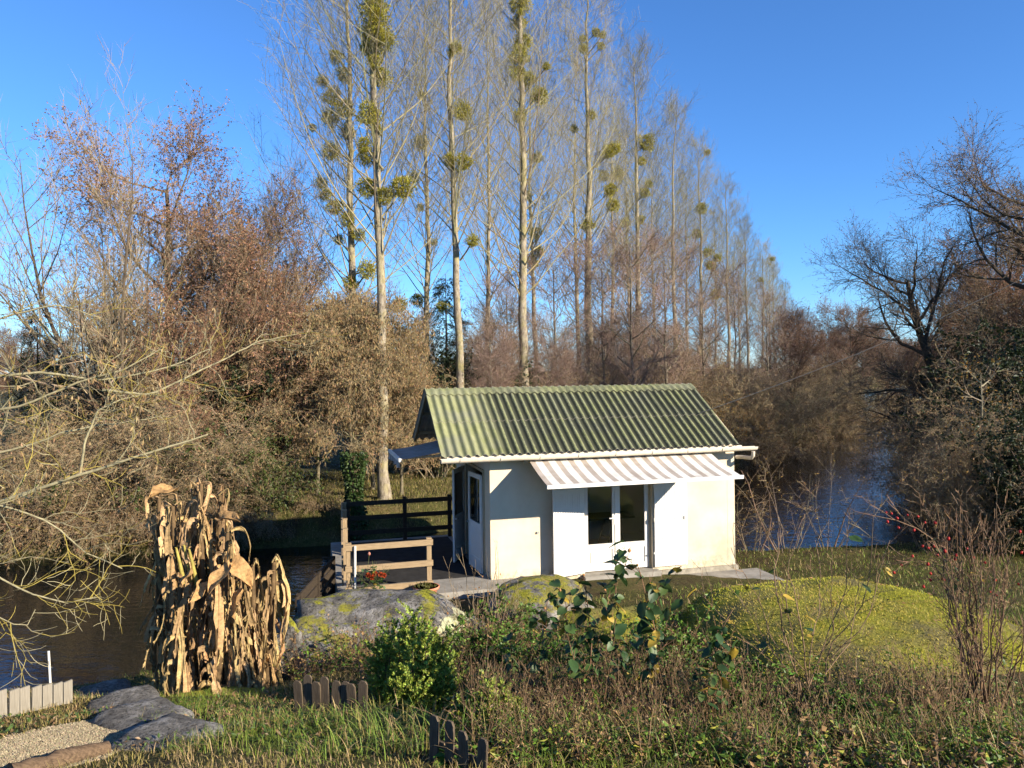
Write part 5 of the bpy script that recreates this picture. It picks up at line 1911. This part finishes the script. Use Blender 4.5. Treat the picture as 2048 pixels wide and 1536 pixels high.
# ------------------------------------------------------------------ box shrubs
def box_shrub(label, u0, v0, u1, v1, d, seed, colr, n):
    r = np.random.default_rng(seed)
    top = at((u0 + u1) / 2, v0, d)
    bot = at((u0 + u1) / 2, v1, d)
    H = top[2] - bot[2]
    W = (u1 - u0) / F * d
    base = (top[0], d + 0.1, bot[2])
    t = thing('box_shrub', label, 'shrub', base)
    b = MB()
    k = 46
    tips = []
    a = r.uniform(0, 6.28, k)
    rr = np.sqrt(r.uniform(0, 1, k)) * W * 0.42
    zt = H * (1.0 - 0.75 * (rr / (W * 0.5)) ** 1.6) * r.uniform(0.72, 1.02, k)
    tip = np.stack([np.cos(a) * rr, np.sin(a) * rr, zt], -1)
    foot = np.stack([np.cos(a) * rr * 0.15, np.sin(a) * rr * 0.15, np.full(k, -0.15)], -1)
    f = np.linspace(0, 1, 7)[None, :, None]
    mid = foot[:, None] * (1 - f) + tip[:, None] * f + np.stack([np.cos(a), np.sin(a), 0 * a], -1)[:, None] * (W * 0.10) * np.sin(np.pi * f)
    R = 0.008 * np.linspace(1, .4, 7)[None]
    b.tubes(mid, np.repeat(R, k, 0), 4, (0.16, 0.12, 0.07))
    P2, R2 = grow(r, mid, np.repeat(R, k, 0), 16, 0.15, 1.0, 48, 12, W * 0.2, 4, (0, 0, 0.35), 0.1, 0.6, 0.003, 0.5)
    b.tubes(P2, R2, 3, (0.14, 0.12, 0.05))
    b.build('branches', M['bark'], t)
    b = MB()
    i = r.integers(0, len(P2), n)
    ff = r.uniform(0.1, 3, n)
    j = ff.astype(int).clip(0, 2)
    fr = (ff - j)[:, None]
    p = P2[i, j] + (P2[i, j + 1] - P2[i, j]) * fr
    dirn = nrm(P2[i, j + 1] - P2[i, j]) * 0.8 + nrm(r.normal(size=(n, 3))) * 0.9
    cc = vary(r, n, colr, 0.28, 0.08)
    yl = r.uniform(size=n) < 0.06
    cc[yl] = (0.30, 0.24, 0.05)
    b.leaves(p, dirn, r.normal(size=(n, 3)), r.uniform(0.026, 0.042, n), 0.021, cc)
    b.build('foliage', M['leaf'], t)


box_shrub('round dense box shrub with small light green leaves, bottom centre', 705, 1232, 930, 1460, 8.2, 111, (0.32, 0.40, 0.065), 40000)
box_shrub('lower spreading box shrub right of the round one by the pickets', 890, 1372, 1060, 1520, 6.6, 112, (0.29, 0.35, 0.06), 22000)


# ------------------------------------------------------------------ roses
def rose_leaf_mesh(seed, colr):
    r = np.random.default_rng(seed)
    b = MB()
    us, vv = np.meshgrid(np.linspace(0, 1, 6), np.array([-1, -0.5, 0, 0.5, 1]))
    w = 0.36 * np.sin(np.pi * np.clip(us ** 0.8, 0, 1)) ** 0.75
    Z = 0.12 * np.abs(vv) * (1 - us) - 0.22 * us ** 2 + 0.02 * np.sin(us * 8 + vv * 3)
    ij = (np.arange(4)[:, None] * 6 + np.arange(5)[None]).ravel()
    b.quads(np.stack([us, vv * w, Z], -1).reshape(-1, 3), np.stack([ij, ij + 1, ij + 7, ij + 6], -1), colr)
    return b.mesh('leaf', M['leaf'], True)


RL = [rose_leaf_mesh(i, c) for i, c in enumerate(((0.045, 0.095, 0.028), (0.065, 0.125, 0.032), (0.04, 0.08, 0.026), (0.09, 0.14, 0.04)))]
RY = rose_leaf_mesh(9, (0.50, 0.34, 0.05))


def hip_mesh(colr, name):
    b = MB()
    z = np.array([-1, -.8, -.3, .3, .75, 1.0])
    b.tubes(np.stack([z * 0, z * 0, z], -1)[None], np.array([[.1, .55, .8, .75, .4, .05]]), 8, colr)
    return b.mesh(name, M['leaf'], True)


HIP = hip_mesh((0.50, 0.03, 0.02), 'rose_hip')
BUD = hip_mesh((0.50, 0.24, 0.09), 'dead_flower')


def rose(name, label, cat, base, canes, leaf_n, lsz, leaf_zone, seed, hips=(), buds=0, tw=(6, 3), cst=(0.22, 0.12, 0.07), r0=0.008, hipname='rose_hip', yellow=0.12):
    """canes: list of polylines in world coordinates"""
    r = np.random.default_rng(seed)
    t = thing(name, label, cat, base)
    B = np.array(base)
    C = np.stack([poly(r, c_, 12) for c_ in canes]) - B
    C[:, 1:-1] += r.normal(0, 0.012, C[:, 1:-1].shape)
    R = r0 * np.linspace(1, .4, 12)[None] * r.uniform(.7, 1.2, (len(C), 1))
    for i in range(len(C)):
        b = MB()
        b.tubes(C[i:i + 1], R[i:i + 1], 6, np.array(cst) * r.uniform(.7, 1.3))
        b.build('cane', M['bark'], t, True)
    tips = C[:, -1]
    if tw[0]:
        P2, R2 = grow(r, C, R, tw[0], 0.3, 1.0, 38, 12, 0.28, 5, (0, 0, 0.4), 0.12, 0.6, 0.003, 0.5)
        b = MB()
        b.tubes(P2, R2, 4, vary(r, len(P2), cst, .25))
        P3, R3 = grow(r, P2, R2, tw[1], 0.3, 1.0, 40, 12, 0.11, 3, (0, 0, 0.3), 0.12, 0.7, 0.0025, 0.6)
        b.tubes(P3, R3, 3, vary(r, len(P3), cst, .25))
        b.build('twigs', M['twig'], t)['kind'] = 'stuff'
        tips = np.concatenate([tips, P2[:, -1]])
        src = np.concatenate([P2.reshape(-1, 3), C[:, 6:].reshape(-1, 3)])
    else:
        src = C[:, 5:].reshape(-1, 3)
    if leaf_zone is not None:
        src = src[(src[:, 2] + B[2] > leaf_zone[0]) & (src[:, 2] + B[2] < leaf_zone[1])]
    for i in range(leaf_n):
        q = src[r.integers(0, len(src))]
        me = RY if r.uniform() < yellow else RL[r.integers(0, 4)]
        put('leaf', me, t, q + r.normal(0, .012, 3), (r.normal(0, .4), r.normal(.25, .4), r.uniform(0, 6.28)), lsz * r.uniform(.6, 1.25))
    for i in range(buds):
        q = tips[r.integers(0, len(tips))]
        put('dead_flower', BUD, t, q, (r.normal(0, .5), r.normal(0, .5), 0), r.uniform(.012, .02))
    stalk = MB()
    allp = np.concatenate([C.reshape(-1, 3), tips])
    for h in hips:
        q = np.array(h) - B
        # each hip hangs on the nearest twig tip
        k = np.argmin(np.linalg.norm(allp - q, axis=1))
        stalk.tubes(poly(r, [allp[k], (allp[k] + q) / 2 + [0, 0, 0.02], q], 4)[None], 0.0016, 3, cst)
        put(hipname, HIP, t, q, (r.normal(0, .5), r.normal(0, .5), 0), r.uniform(.012, .017))
    if len(hips):
        stalk.build('hip_stalks', M['twig'], t)['kind'] = 'stuff'
    return t


def cane(foot, *pts):
    return [foot] + [at(*p) for p in pts]


def foot_at(u, v):
    return path_pt(u, v)


f1 = foot_at(1180, 1470)
d1 = f1[1]
rose('rose_bush', 'leafy green rose bush with faded flowers in front of the hut doors', 'rose', f1,
     [[f1, at(1185, 1330, d1), at(1178, 1230, d1 + .1), at(1170, 1175, d1 + .1)], [f1 + [.05, 0, 0], at(1225, 1330, d1), at(1235, 1220, d1 - .1), at(1232, 1120, d1 - .1)],
      [f1, at(1260, 1350, d1 + .1), at(1300, 1240, d1 + .1), at(1330, 1170, d1 + .1)], [f1 + [-.05, 0, 0], at(1150, 1340, d1), at(1130, 1230, d1), at(1120, 1180, d1)],
      [f1, at(1290, 1360, d1), at(1310, 1260, d1), at(1275, 1130, d1)]],
     230, 0.12, (f1[2] + 0.5, 9), 121, buds=9, tw=(9, 3))
f2 = foot_at(1425, 1490)
d2 = f2[1]
rose('rose_bush', 'upright rose with green and yellow leaves beside the mossy mound', 'rose', f2,
     [[f2, at(1425, 1400, d2), at(1432, 1310, d2), at(1436, 1258, d2)], [f2 + [.03, 0, 0], at(1450, 1420, d2), at(1440, 1340, d2), at(1450, 1290, d2)], [f2, at(1410, 1430, d2), at(1405, 1370, d2), at(1395, 1330, d2)]],
     70, 0.10, (f2[2] + 0.2, 9), 122, buds=3, tw=(5, 2), yellow=0.3)
f3 = foot_at(1070, 1440)
d3 = f3[1]
rose('rose_bush', 'sparse rose with dark leaves left of the leafy one', 'rose', f3,
     [[f3, at(1065, 1350, d3), at(1060, 1280, d3), at(1058, 1225, d3)], [f3, at(1085, 1350, d3), at(1090, 1270, d3), at(1100, 1190, d3)], [f3, at(1030, 1360, d3), at(1020, 1290, d3), at(1030, 1230, d3)]],
     70, 0.10, (f3[2] + 0.25, 9), 123, buds=5, tw=(5, 2))
f4 = foot_at(1610, 1455)
d4 = f4[1]
can4 = []
for (a_u, a_v), (b_u, b_v), (c_u, c_v) in (((1560, 1310), (1520, 1210), (1462, 1095)), ((1575, 1300), (1550, 1190), (1555, 1065)), ((1590, 1280), (1565, 1170), (1600, 1060)), ((1640, 1300), (1690, 1180), (1700, 1020)),
                                           ((1650, 1310), (1735, 1200), (1750, 1000)), ((1660, 1320), (1740, 1230), (1780, 1080)), ((1620, 1300), (1640, 1200), (1630, 1080)), ((1605, 1310), (1600, 1230), (1575, 1150)),
                                           ((1630, 1340), (1665, 1270), (1660, 1130)), ((1585, 1350), (1530, 1290), (1480, 1190)), ((1600, 1360), (1500, 1290), (1395, 1180)), ((1645, 1350), (1700, 1290), (1720, 1170))):
    ft = f4 + np.array([random.uniform(-.15, .15), random.uniform(-.1, .1), -0.02])
    can4.append([ft, at(a_u, a_v, d4 + random.uniform(-.2, .2)), at(b_u, b_v, d4 + random.uniform(-.3, .3)), at(c_u, c_v, d4 + random.uniform(-.3, .3))])
rose('bare_shrub', 'bare multi-stemmed shrub with a few leaves in front of the mossy mound', 'shrub', f4, can4, 22, 0.10, None, 124, tw=(6, 2), cst=(0.24, 0.155, 0.095), r0=0.0075, yellow=0.3)
f5 = foot_at(1965, 1450)
d5 = f5[1]
can5 = []
for k in range(26):
    u = 1965 + random.uniform(-50, 75)
    uu = u + (u - 1965) * 0.9 + random.uniform(-30, 30)
    ft = f5 + np.array([(u - 1965) / F * d5, random.uniform(-.2, .2), 0])
    dd_ = d5 + random.uniform(-.3, .3)
    can5.append([ft, at(u + random.uniform(-12, 12), 1340, dd_), at((u + uu) / 2, 1230, dd_), at(uu, random.uniform(1000, 1150), dd_)])
can5.append([f5, at(1930, 1300, d5), at(1880, 1140, d5), at(1820, 1110, d5), at(1785, 1130, d5)])
can5.append([f5, at(1925, 1280, d5), at(1885, 1090, d5), at(1820, 1045, d5), at(1740, 1030, d5)])
hp = [(1772, 1025), (1783, 1027), (1794, 1036), (1815, 1030), (1836, 1033), (1850, 1045), (1870, 1045), (1797, 1055), (1828, 1060), (1775, 1043), (1845, 1092), (1857, 1096), (1868, 1092), (1875, 1110), (1890, 1102), (1912, 1110), (1910, 1118), (1825, 1112),
      (1856, 1128), (1788, 1145), (1803, 1130), (1861, 1147), (1885, 1157), (1888, 1160), (1861, 1160), (1847, 1173), (1897, 1077), (1934, 1098), (1970, 1125), (1990, 1160), (1980, 1183), (1992, 1190), (2040, 1063), (2043, 1105), (2037, 1168), (1948, 1116)]
rose('hip_rose', 'bare brown rose thicket with red hips at the lower right edge', 'rose', f5, can5, 14, 0.07, None, 125, hips=[at(u, v, d5 + random.uniform(-.2, .2)) for u, v in hp], tw=(9, 3), cst=(0.23, 0.14, 0.085), r0=0.008, yellow=0.5)
# dry stalks with seed heads below the hut corner
f6 = foot_at(960, 1300)
d6 = f6[1]
can6 = []
for k in range(46):
    u = random.uniform(905, 1040)
    ft = f6 + np.array([(u - 960) / F * d6 * 0.8, random.uniform(-.3, .3), 0])
    dd_ = d6 + random.uniform(-.3, .3)
    top = random.uniform(1090, 1230) if abs(u - 965) < 30 else random.uniform(1150, 1250)
    can6.append([ft, at(u + random.uniform(-10, 10), 1260, dd_), at(u + (u - 960) * 0.3 + random.uniform(-15, 15), top, dd_)])
can6.append([f6, at(925, 1240, d6), at(905, 1170, d6), at(886, 1112, d6)])
rose('dry_stalks', 'clump of bare dry stalks with small seed heads below the hut corner', 'dead plant', f6, can6, 0, 0.1, None, 126, buds=22, tw=(2, 1), cst=(0.34, 0.25, 0.16), r0=0.006)
# flower pot and flowering plant by the deck
pp = hw(-1.45, -0.80, 0)
zr = 0.30
t = thing('flower_pot', 'round terracotta bowl with sparse plants on the boulder by the deck', 'pot', (pp[0], pp[1], -0.02))
b = MB()
zz = np.array([0, 0.01, 0.10, 0.165, 0.17, 0.21, 0.21, 0.17, 0.14])
rr = np.array([0.12, 0.15, 0.20, 0.225, 0.25, 0.255, 0.235, 0.215, 0.0])
b.tubes(np.stack([zz * 0, zz * 0, zz], -1)[None], rr[None], 24, (1, 1, 1))
b.build('bowl', M['terracotta'], t, True)
b = MB()
r_ = np.random.default_rng(5)
n = 240
a = r_.uniform(0, 6.28, n)
q = np.sqrt(r_.uniform(0, 1, n)) * 0.19
b.leaves(np.stack([np.cos(a) * q, np.sin(a) * q, 0.16 + 0 * a], -1), r_.normal(size=(n, 3)) * [.7, .7, .3] + [0, 0, .8], r_.normal(size=(n, 3)), r_.uniform(.04, .14, n), 0.02, vary(r_, n, (0.16, 0.15, 0.04), .3))
b.build('plants', M['leaf'], t)
pp = hw(-2.45, -0.72, 0)
pp2 = np.array([pp[0], pp[1], -0.02])
rose('flowering_plant', 'leafy plant with orange red flower heads behind the front rail', 'plant', pp2,
     [[pp2, pp2 + [.02, 0, .25], pp2 + [random.uniform(-.25, .25), random.uniform(-.12, .1), random.uniform(.35, .55)]] for _ in range(9)], 80, 0.085, None, 127, tw=(4, 2), cst=(0.12, 0.13, 0.05), r0=0.005, yellow=0.05)
t = [o for o in COL.objects if o.name.startswith('flowering_plant')][0]
FL = None
r_ = np.random.default_rng(8)
b = MB()
n = 90
d = nrm(r_.normal(size=(n, 3)))
b.leaves(d * .25, d + r_.normal(0, .3, (n, 3)), r_.normal(size=(n, 3)), .7, .5, vary(r_, n, (0.45, 0.07, 0.02), .25))
FL = b.mesh('flower', M['leaf'])
for q in ((-.06, -.08, .50), (.06, -.05, .52), (.17, -.06, .50), (.02, -.1, .46), (.22, 0, .47)):
    put('flower', FL, t, q, (0, 0, q[0] * 30), .06)
b = MB()
b.tubes([(-.12, 0, .3), (-.08, 0, .6), (-.05, 0, .86)], .004, 5, (.12, .13, .05))
b.build('stalk', M['bark'], t)
put('flower', hip_mesh((0.6, 0.24, 0.18), 'rose_bloom'), t, (-.05, 0, .88), None, .035)


# ------------------------------------------------------------------ grass and weeds
def frame_points(rng, n, ylo, yhi, margin=0.06):
    """ground points inside the camera's view wedge"""
    y = np.sqrt(rng.uniform(ylo ** 2, yhi ** 2, n))
    x = rng.uniform(-0.72, 0.72, n) * y
    return x, y


def blades(b, rng, x, y, h, w, colr, bend=0.5, k=4, droop=0.5):
    n = len(x)
    z = ground_z(x, y) - 0.01
    a = rng.uniform(0, 6.28, n)
    d = np.stack([np.cos(a), np.sin(a), 0 * a], -1)
    s = np.stack([-np.sin(a), np.cos(a), 0 * a], -1)
    bd = bend * rng.uniform(0.2, 1.4, n)
    t = np.linspace(0, 1, k)
    V = np.zeros((n, k, 2, 3))
    base = np.stack([x, y, z], -1)
    for j, f in enumerate(t):
        c = base + d * (bd * h * f ** 1.8)[:, None] + np.array([0, 0, 1.0]) * (h * (f - droop * bd * f ** 3))[:, None]
        ww = w * (1 - f) ** 0.6 * 0.5 + 0.0004
        V[:, j, 0] = c - s * ww[:, None]
        V[:, j, 1] = c + s * ww[:, None]
    o = (np.arange(n) * k * 2)[:, None]
    q = np.concatenate([o + [2 * j, 2 * j + 1, 2 * j + 3, 2 * j + 2] for j in range(k - 1)])
    b.quads(V.reshape(-1, 3), q, np.repeat(colr, k * 2, axis=0))


def keep_out(x, y):
    """True where plants may grow: not under the hut, deck, patio, gravel or mound"""
    c, s = math.cos(YAW), math.sin(YAW)
    dx, dy = x - A0[0], y - A0[1]
    u, v = c * dx + s * dy, -s * dx + c * dy
    ok = ~((u > -3.1) & (u < 6.15) & (v > -0.65) & (v < 4.7))
    ok &= ~((u > 1.5) & (u < 6.15) & (v > -1.2) & (v < 0.1))
    ok &= ~inside(np.stack([x, y], -1), pg)
    ok &= ((x - mc[0] - .1) / 2.2) ** 2 + ((y - 10.35) / 2.45) ** 2 > 1
    ok &= river_sd(x, y) > 0.05
    return ok


rng = np.random.default_rng(131)
G1, G2, G3 = np.array((0.19, 0.25, 0.035)), np.array((0.34, 0.275, 0.085)), np.array((0.44, 0.31, 0.16))
b = MB()
x, y = frame_points(rng, 95000, 4.2, 13.5)
ok = keep_out(x, y)
x, y = x[ok], y[ok]
pn = snoise(x, y, 1.6, 21)
th = rng.uniform(size=len(x))
colr = np.where((pn + 0.5 * (th - .5) > 0.12)[:, None], G1, np.where((th > 0.45)[:, None], G2, G3)) * rng.uniform(.55, 1.35, (len(x), 1))
h = rng.uniform(0.03, 0.11, len(x)) * (1 + 0.5 * (pn > 0.1)) * (0.6 + 0.8 * np.clip(snoise(x, y, 3.1, 27) + .5, 0, 1))
blades(b, rng, x, y, h, rng.uniform(.004, .007, len(x)), colr, 0.8, 3)
x, y = frame_points(rng, 26000, 13.0, 21.0)
ok = keep_out(x, y) & (x > 0.4)
x, y = x[ok], y[ok]
th = rng.uniform(size=len(x))
colr = np.where((th > .4)[:, None], G1, np.where((th > 0.2)[:, None], G2, G3)) * rng.uniform(.55, 1.3, (len(x), 1))
blades(b, rng, x, y, rng.uniform(0.05, 0.16, len(x)), rng.uniform(.007, .014, len(x)), colr, 0.8, 3)
tag(b.build('grass', M['grass']), 'short patchy green and straw coloured grass over the garden slope', 'grass', kind='stuff')
# long arching green grass in tufts
b = MB()
tx, ty = [], []
for (u, v, spread, n) in [(620, 1440, .55, 320), (700, 1450, .5, 320), (770, 1470, .45, 260), (540, 1450, .4, 200), (470, 1440, .35, 120), (1000, 1500, .4, 220), (1120, 1510, .4, 240), (1250, 1500, .5, 280), (1330, 1440, .5, 200), (1380, 1510, .4, 200), (1500, 1500, .4, 200),
                          (1560, 1510, .4, 180), (1180, 1440, .5, 240), (1010, 1400, .5, 220), (1320, 1330, .4, 160), (1480, 1410, .4, 150), (1900, 1510, .4, 200), (2010, 1500, .4, 200), (1780, 1520, .4, 160), (370, 1500, .3, 120), (250, 1455, .25, 120), (660, 1510, .4, 150), (830, 1500, .4, 160),
                          (950, 1290, .5, 200), (1060, 1310, .5, 240), (900, 1340, .5, 200)]:
    p = path_pt(u, min(v, 1560))
    tx.append(p[0] + rng.normal(0, spread * .5, n))
    ty.append(p[1] + rng.normal(0, spread * .5, n))
x, y = np.concatenate(tx), np.concatenate(ty)
ok = keep_out(x, y)
x, y = x[ok], y[ok]
th = rng.uniform(size=len(x))
colr = np.where((th > .42)[:, None], np.array((0.17, 0.25, 0.04)), np.where((th > .15)[:, None], G2, G3)) * rng.uniform(.6, 1.35, (len(x), 1))
blades(b, rng, x, y, rng.uniform(.18, .45, len(x)) * np.interp(x / y, [-.3, -.12], [.45, 1]), rng.uniform(.006, .012, len(x)), colr, 0.9, 6, 0.55)
tag(b.build('long_grass', M['grass']), 'long arching grass tufts among the weeds', 'grass', kind='stuff')
# dead weed tangle between box shrub and mound
b = MB()
n = 4600
px_, py_ = np.where(rng.uniform(size=n) < .78, rng.uniform(930, 1500, n), rng.uniform(1480, 1960, n)), rng.uniform(1270, 1500, n)
py_ = np.where(px_ > 1480, rng.uniform(1400, 1500, n), py_)
GYs = np.interp(py_, [1270, 1500], [11.0, 5.9])
x = (px_ - 1024) / F * GYs
y = GYs + rng.normal(0, .2, n)
ok = keep_out(x, y)
x, y = x[ok], y[ok]
n = len(x)
z = ground_z(x, y) - .02
P = np.zeros((n, 5, 3))
P[:, 0] = np.stack([x, y, z], -1)
D = nrm(np.stack([rng.normal(0, .3, n), rng.normal(0, .3, n), np.ones(n)], -1))
L = rng.uniform(.15, .62, n) * (0.75 + 0.9 * np.clip(snoise(x, y, 2.0, 44) + .25, 0, 1))
for j in range(1, 5):
    D = nrm(D + rng.normal(0, .16, (n, 3)))
    P[:, j] = P[:, j - 1] + D * (L / 4)[:, None]
R = np.full((n, 5), .0028) * np.linspace(1, .5, 5)
cw = np.where(rng.uniform(size=(n, 1)) < .5, np.array((0.33, 0.22, 0.13)), np.array((0.20, 0.12, 0.075))) * rng.uniform(.7, 1.3, (n, 1))
b.tubes(P, R, 3, cw)
Q = twigs(b, rng, P, R, 4, .10, (0.28, 0.19, 0.11), 45, .0022)
m = 14000
i = rng.integers(0, len(Q), m)
b.leaves(Q[i, 1], rng.normal(size=(m, 3)) + [0, 0, -.5], rng.normal(size=(m, 3)), rng.uniform(.02, .05, m), .014, np.where(rng.uniform(size=(m, 1)) < .5, np.array((0.34, 0.23, 0.13)), np.array((0.12, 0.16, 0.04))) * rng.uniform(.6, 1.35, (m, 1)))
tag(b.build('dead_weeds', M['dry']), 'tangle of dead brown weeds in the middle foreground', 'weeds', kind='stuff')
# leafy undergrowth filling the middle foreground
b = MB()
n = 1500
n = 1750
uu = np.where(rng.uniform(size=n) < .78, rng.uniform(580, 1500, n), rng.uniform(1480, 2080, n))
yy = np.where(uu < 1500, rng.uniform(5.6, 11.6, n), rng.uniform(5.2, 7.6, n))
x = (uu - 1024) / F * yy
y = yy
ok = keep_out(x, y) & (((x - mc[0] - .1) / 2.75) ** 2 + ((y - 10.35) / 3.0) ** 2 > 1) & (snoise(x, y, 1.7, 52) > -0.3) & ~((uu < 935) & (y < 8.4)) & ~((uu < 720) & (y < 10.3))
x, y = x[ok], y[ok]
n = len(x)
z = ground_z(x, y) - .02
P = np.zeros((n * 4, 6, 3))
P[:, 0] = np.repeat(np.stack([x, y, z], -1), 4, 0) + rng.normal(0, .03, (n * 4, 3)) * [1, 1, 0]
D = nrm(np.stack([rng.normal(0, .5, n * 4), rng.normal(0, .5, n * 4), np.ones(n * 4)], -1))
L = rng.uniform(.15, .6, n * 4) * np.repeat(np.interp(y, [5.2, 6.5, 8, 12], [.5, .8, 1.3, 1.45]), 4)
for j in range(1, 6):
    D = nrm(D + rng.normal(0, .16, (n * 4, 3)) + [0, 0, -.05])
    P[:, j] = P[:, j - 1] + D * (L / 5)[:, None]
b.tubes(P, np.full((n * 4, 6), .0035) * np.linspace(1, .5, 6), 3, vary(rng, n * 4, (0.20, 0.12, 0.07), .3))
m = n * 4 * 9
i = np.repeat(np.arange(n * 4), 9)
f = rng.uniform(1.0, 5, m)
j = f.astype(int).clip(0, 4)
q = P[i, j] + (P[i, j + 1] - P[i, j]) * (f - j)[:, None]
th = np.repeat(rng.uniform(size=n), 36) + rng.normal(0, .15, m)
cc = np.where((th < .5)[:, None], np.array((0.13, 0.225, 0.028)), np.where((th < .64)[:, None], np.array((0.32, 0.31, 0.05)), np.array((0.36, 0.22, 0.10)))) * rng.uniform(.6, 1.4, (m, 1))
b.leaves(q, rng.normal(size=(m, 3)) * [1, 1, .5] + [0, 0, .1], rng.normal(size=(m, 3)) * [1, 1, .4], rng.uniform(.02, .06, m) * np.repeat(rng.uniform(.55, 1.6, n), 36), rng.uniform(.012, .034, m) * np.repeat(rng.uniform(.55, 1.6, n), 36), cc)
tag(b.build('undergrowth', M['leaf']), 'tangled green and brown leafy undergrowth in the foreground', 'undergrowth', kind='stuff')
GB = shrub_variant(48, 0.9, 14, 1.1, (0.20, 0.11, 0.07), (0.18, 0.12, 0.06), (0.12, 0.21, 0.03), 2600, (0.062, 0.042), 0.15, (6, 4, 3), 0.5, 'leaf', 0.09, 0.0025)
for u, v, s_, lb in ((965, 1345, .95, 'leafy bramble right of the round box shrub'), (1035, 1300, .8, 'leafy bramble below the dry stalks'), (1110, 1390, .9, 'leafy bramble between box shrub and leafy rose'), (1300, 1420, .85, 'leafy bramble right under the leafy rose'),
                     (1360, 1350, .9, 'leafy bramble at the dark edge of the mossy mound'), (1500, 1465, .7, 'leafy bramble at the foot of the bare shrub'), (1690, 1475, .55, 'leafy bramble left of the light ground cover')):
    plant('leafy_bramble', GB, lb, 'bramble', path_pt(u, v), None, s_, 'leafy brambles in the foreground')
# ground cover patch, light green, lower right
b = MB()
p = path_pt(1790, 1465)
n = 5200
a = rng.uniform(0, 6.28, n)
q = np.sqrt(rng.uniform(0, 1, n))
x, y = p[0] + np.cos(a) * q * .52, p[1] + np.sin(a) * q * .62
dome = .22 * (1 - q ** 2) * rng.uniform(.5, 1, n)
P = np.stack([x, y, ground_z(x, y) + dome], -1)
b.leaves(P, rng.normal(size=(n, 3)) * [1, 1, .35], rng.normal(size=(n, 3)) * [1, 1, .2], rng.uniform(.035, .06, n), rng.uniform(.03, .045, n), vary(rng, n, (0.24, 0.32, 0.055), .25), 0, .1)
tag(b.build('ground_cover', M['leaf']), 'mound of light green ground cover leaves at the lower right', 'ground cover', kind='stuff')
# scattered small weed leaves on the slope
b = MB()
x, y = frame_points(rng, 16000, 4.4, 10.5)
ok = keep_out(x, y) & (snoise(x, y, 1.1, 33) > -0.05)
x, y = x[ok], y[ok]
n = len(x)
P = np.stack([x, y, ground_z(x, y) + rng.uniform(0, .08, n)], -1)
th = rng.uniform(size=(n, 1))
b.leaves(P, rng.normal(size=(n, 3)) * [1, 1, .5] + [0, 0, .4], rng.normal(size=(n, 3)), rng.uniform(.03, .075, n), rng.uniform(.015, .035, n), np.where(th < .6, np.array((0.075, 0.125, 0.03)), np.array((0.26, 0.16, 0.08))) * rng.uniform(.6, 1.3, (n, 1)))
tag(b.build('weed_leaves', M['leaf']), 'small weed and fallen leaves scattered over the slope', 'weeds', kind='stuff')


# dock rosettes
def dock_leaf(seed, colr):
    r = np.random.default_rng(seed)
    b = MB()
    us, vv = np.meshgrid(np.linspace(0, 1, 9), np.array([-1, -.5, 0, .5, 1]))
    w = .15 * np.sin(np.pi * np.clip(us * .92 + .04, 0, 1)) ** .6
    Z = .95 * us - .75 * us ** 2.2 + .12 * np.abs(vv) * w / .15 + .012 * np.sin(us * 22 + vv * 2)
    ij = (np.arange(4)[:, None] * 9 + np.arange(8)[None]).ravel()
    b.quads(np.stack([us * .7, vv * w, Z * .6], -1).reshape(-1, 3), np.stack([ij, ij + 1, ij + 10, ij + 9], -1), colr)
    return b.mesh('leaf', M['leaf'], True)


DK = [dock_leaf(i, c) for i, c in enumerate(((0.16, 0.27, 0.035), (0.09, 0.19, 0.03), (0.24, 0.32, 0.05)))]
for u, v, n, s, lb in ((910, 1528, 14, .26, 'bright green dock rosette at the bottom beside the pickets'), (1365, 1500, 9, .24, 'dark leafy dock right of centre at the bottom'), (1225, 1520, 9, .24, 'broad leaved dock below the rose bush'), (1500, 1528, 9, .22, 'small dock at the bottom right of centre'),
                       (800, 1450, 8, .22, 'dock growing left of the pickets in the grass'), (2010, 1490, 12, .26, 'glossy leafy plant in the lower right corner'), (1620, 1530, 8, .22, 'dock below the bare shrub'), (1440, 1530, 8, .2, 'little dock at the bottom edge')):
    p = path_pt(u, v)
    t = thing('dock_plant', lb, 'plant', p)
    for k in range(n):
        put('leaf', DK[random.randrange(3)], t, (random.uniform(-.02, .02), random.uniform(-.02, .02), -.01), (random.uniform(-.3, .3), random.uniform(-.35, .15), k * 2.4 + random.uniform(-.3, .3)), s * random.uniform(.7, 1.25))

# far bank grass
b = MB()
n = 34000
y = rng.uniform(22.5, 34, n)
x = rng.uniform(-11, 3, n) + (y - 24) * .3
sd = river_sd(x, y)
ok = sd > .15
x, y = x[ok], y[ok]
th = rng.uniform(size=len(x))
colr = np.where((th < .55)[:, None], np.array((0.20, 0.19, 0.045)), np.array((0.34, 0.25, 0.12))) * rng.uniform(.6, 1.3, (len(x), 1))
blades(b, rng, x, y, rng.uniform(.06, .2, len(x)), rng.uniform(.008, .016, len(x)), colr, .7, 3)
tag(b.build('bank_grass', M['grass']), 'grass and dead leaves on the far bank behind the deck', 'grass', kind='stuff')
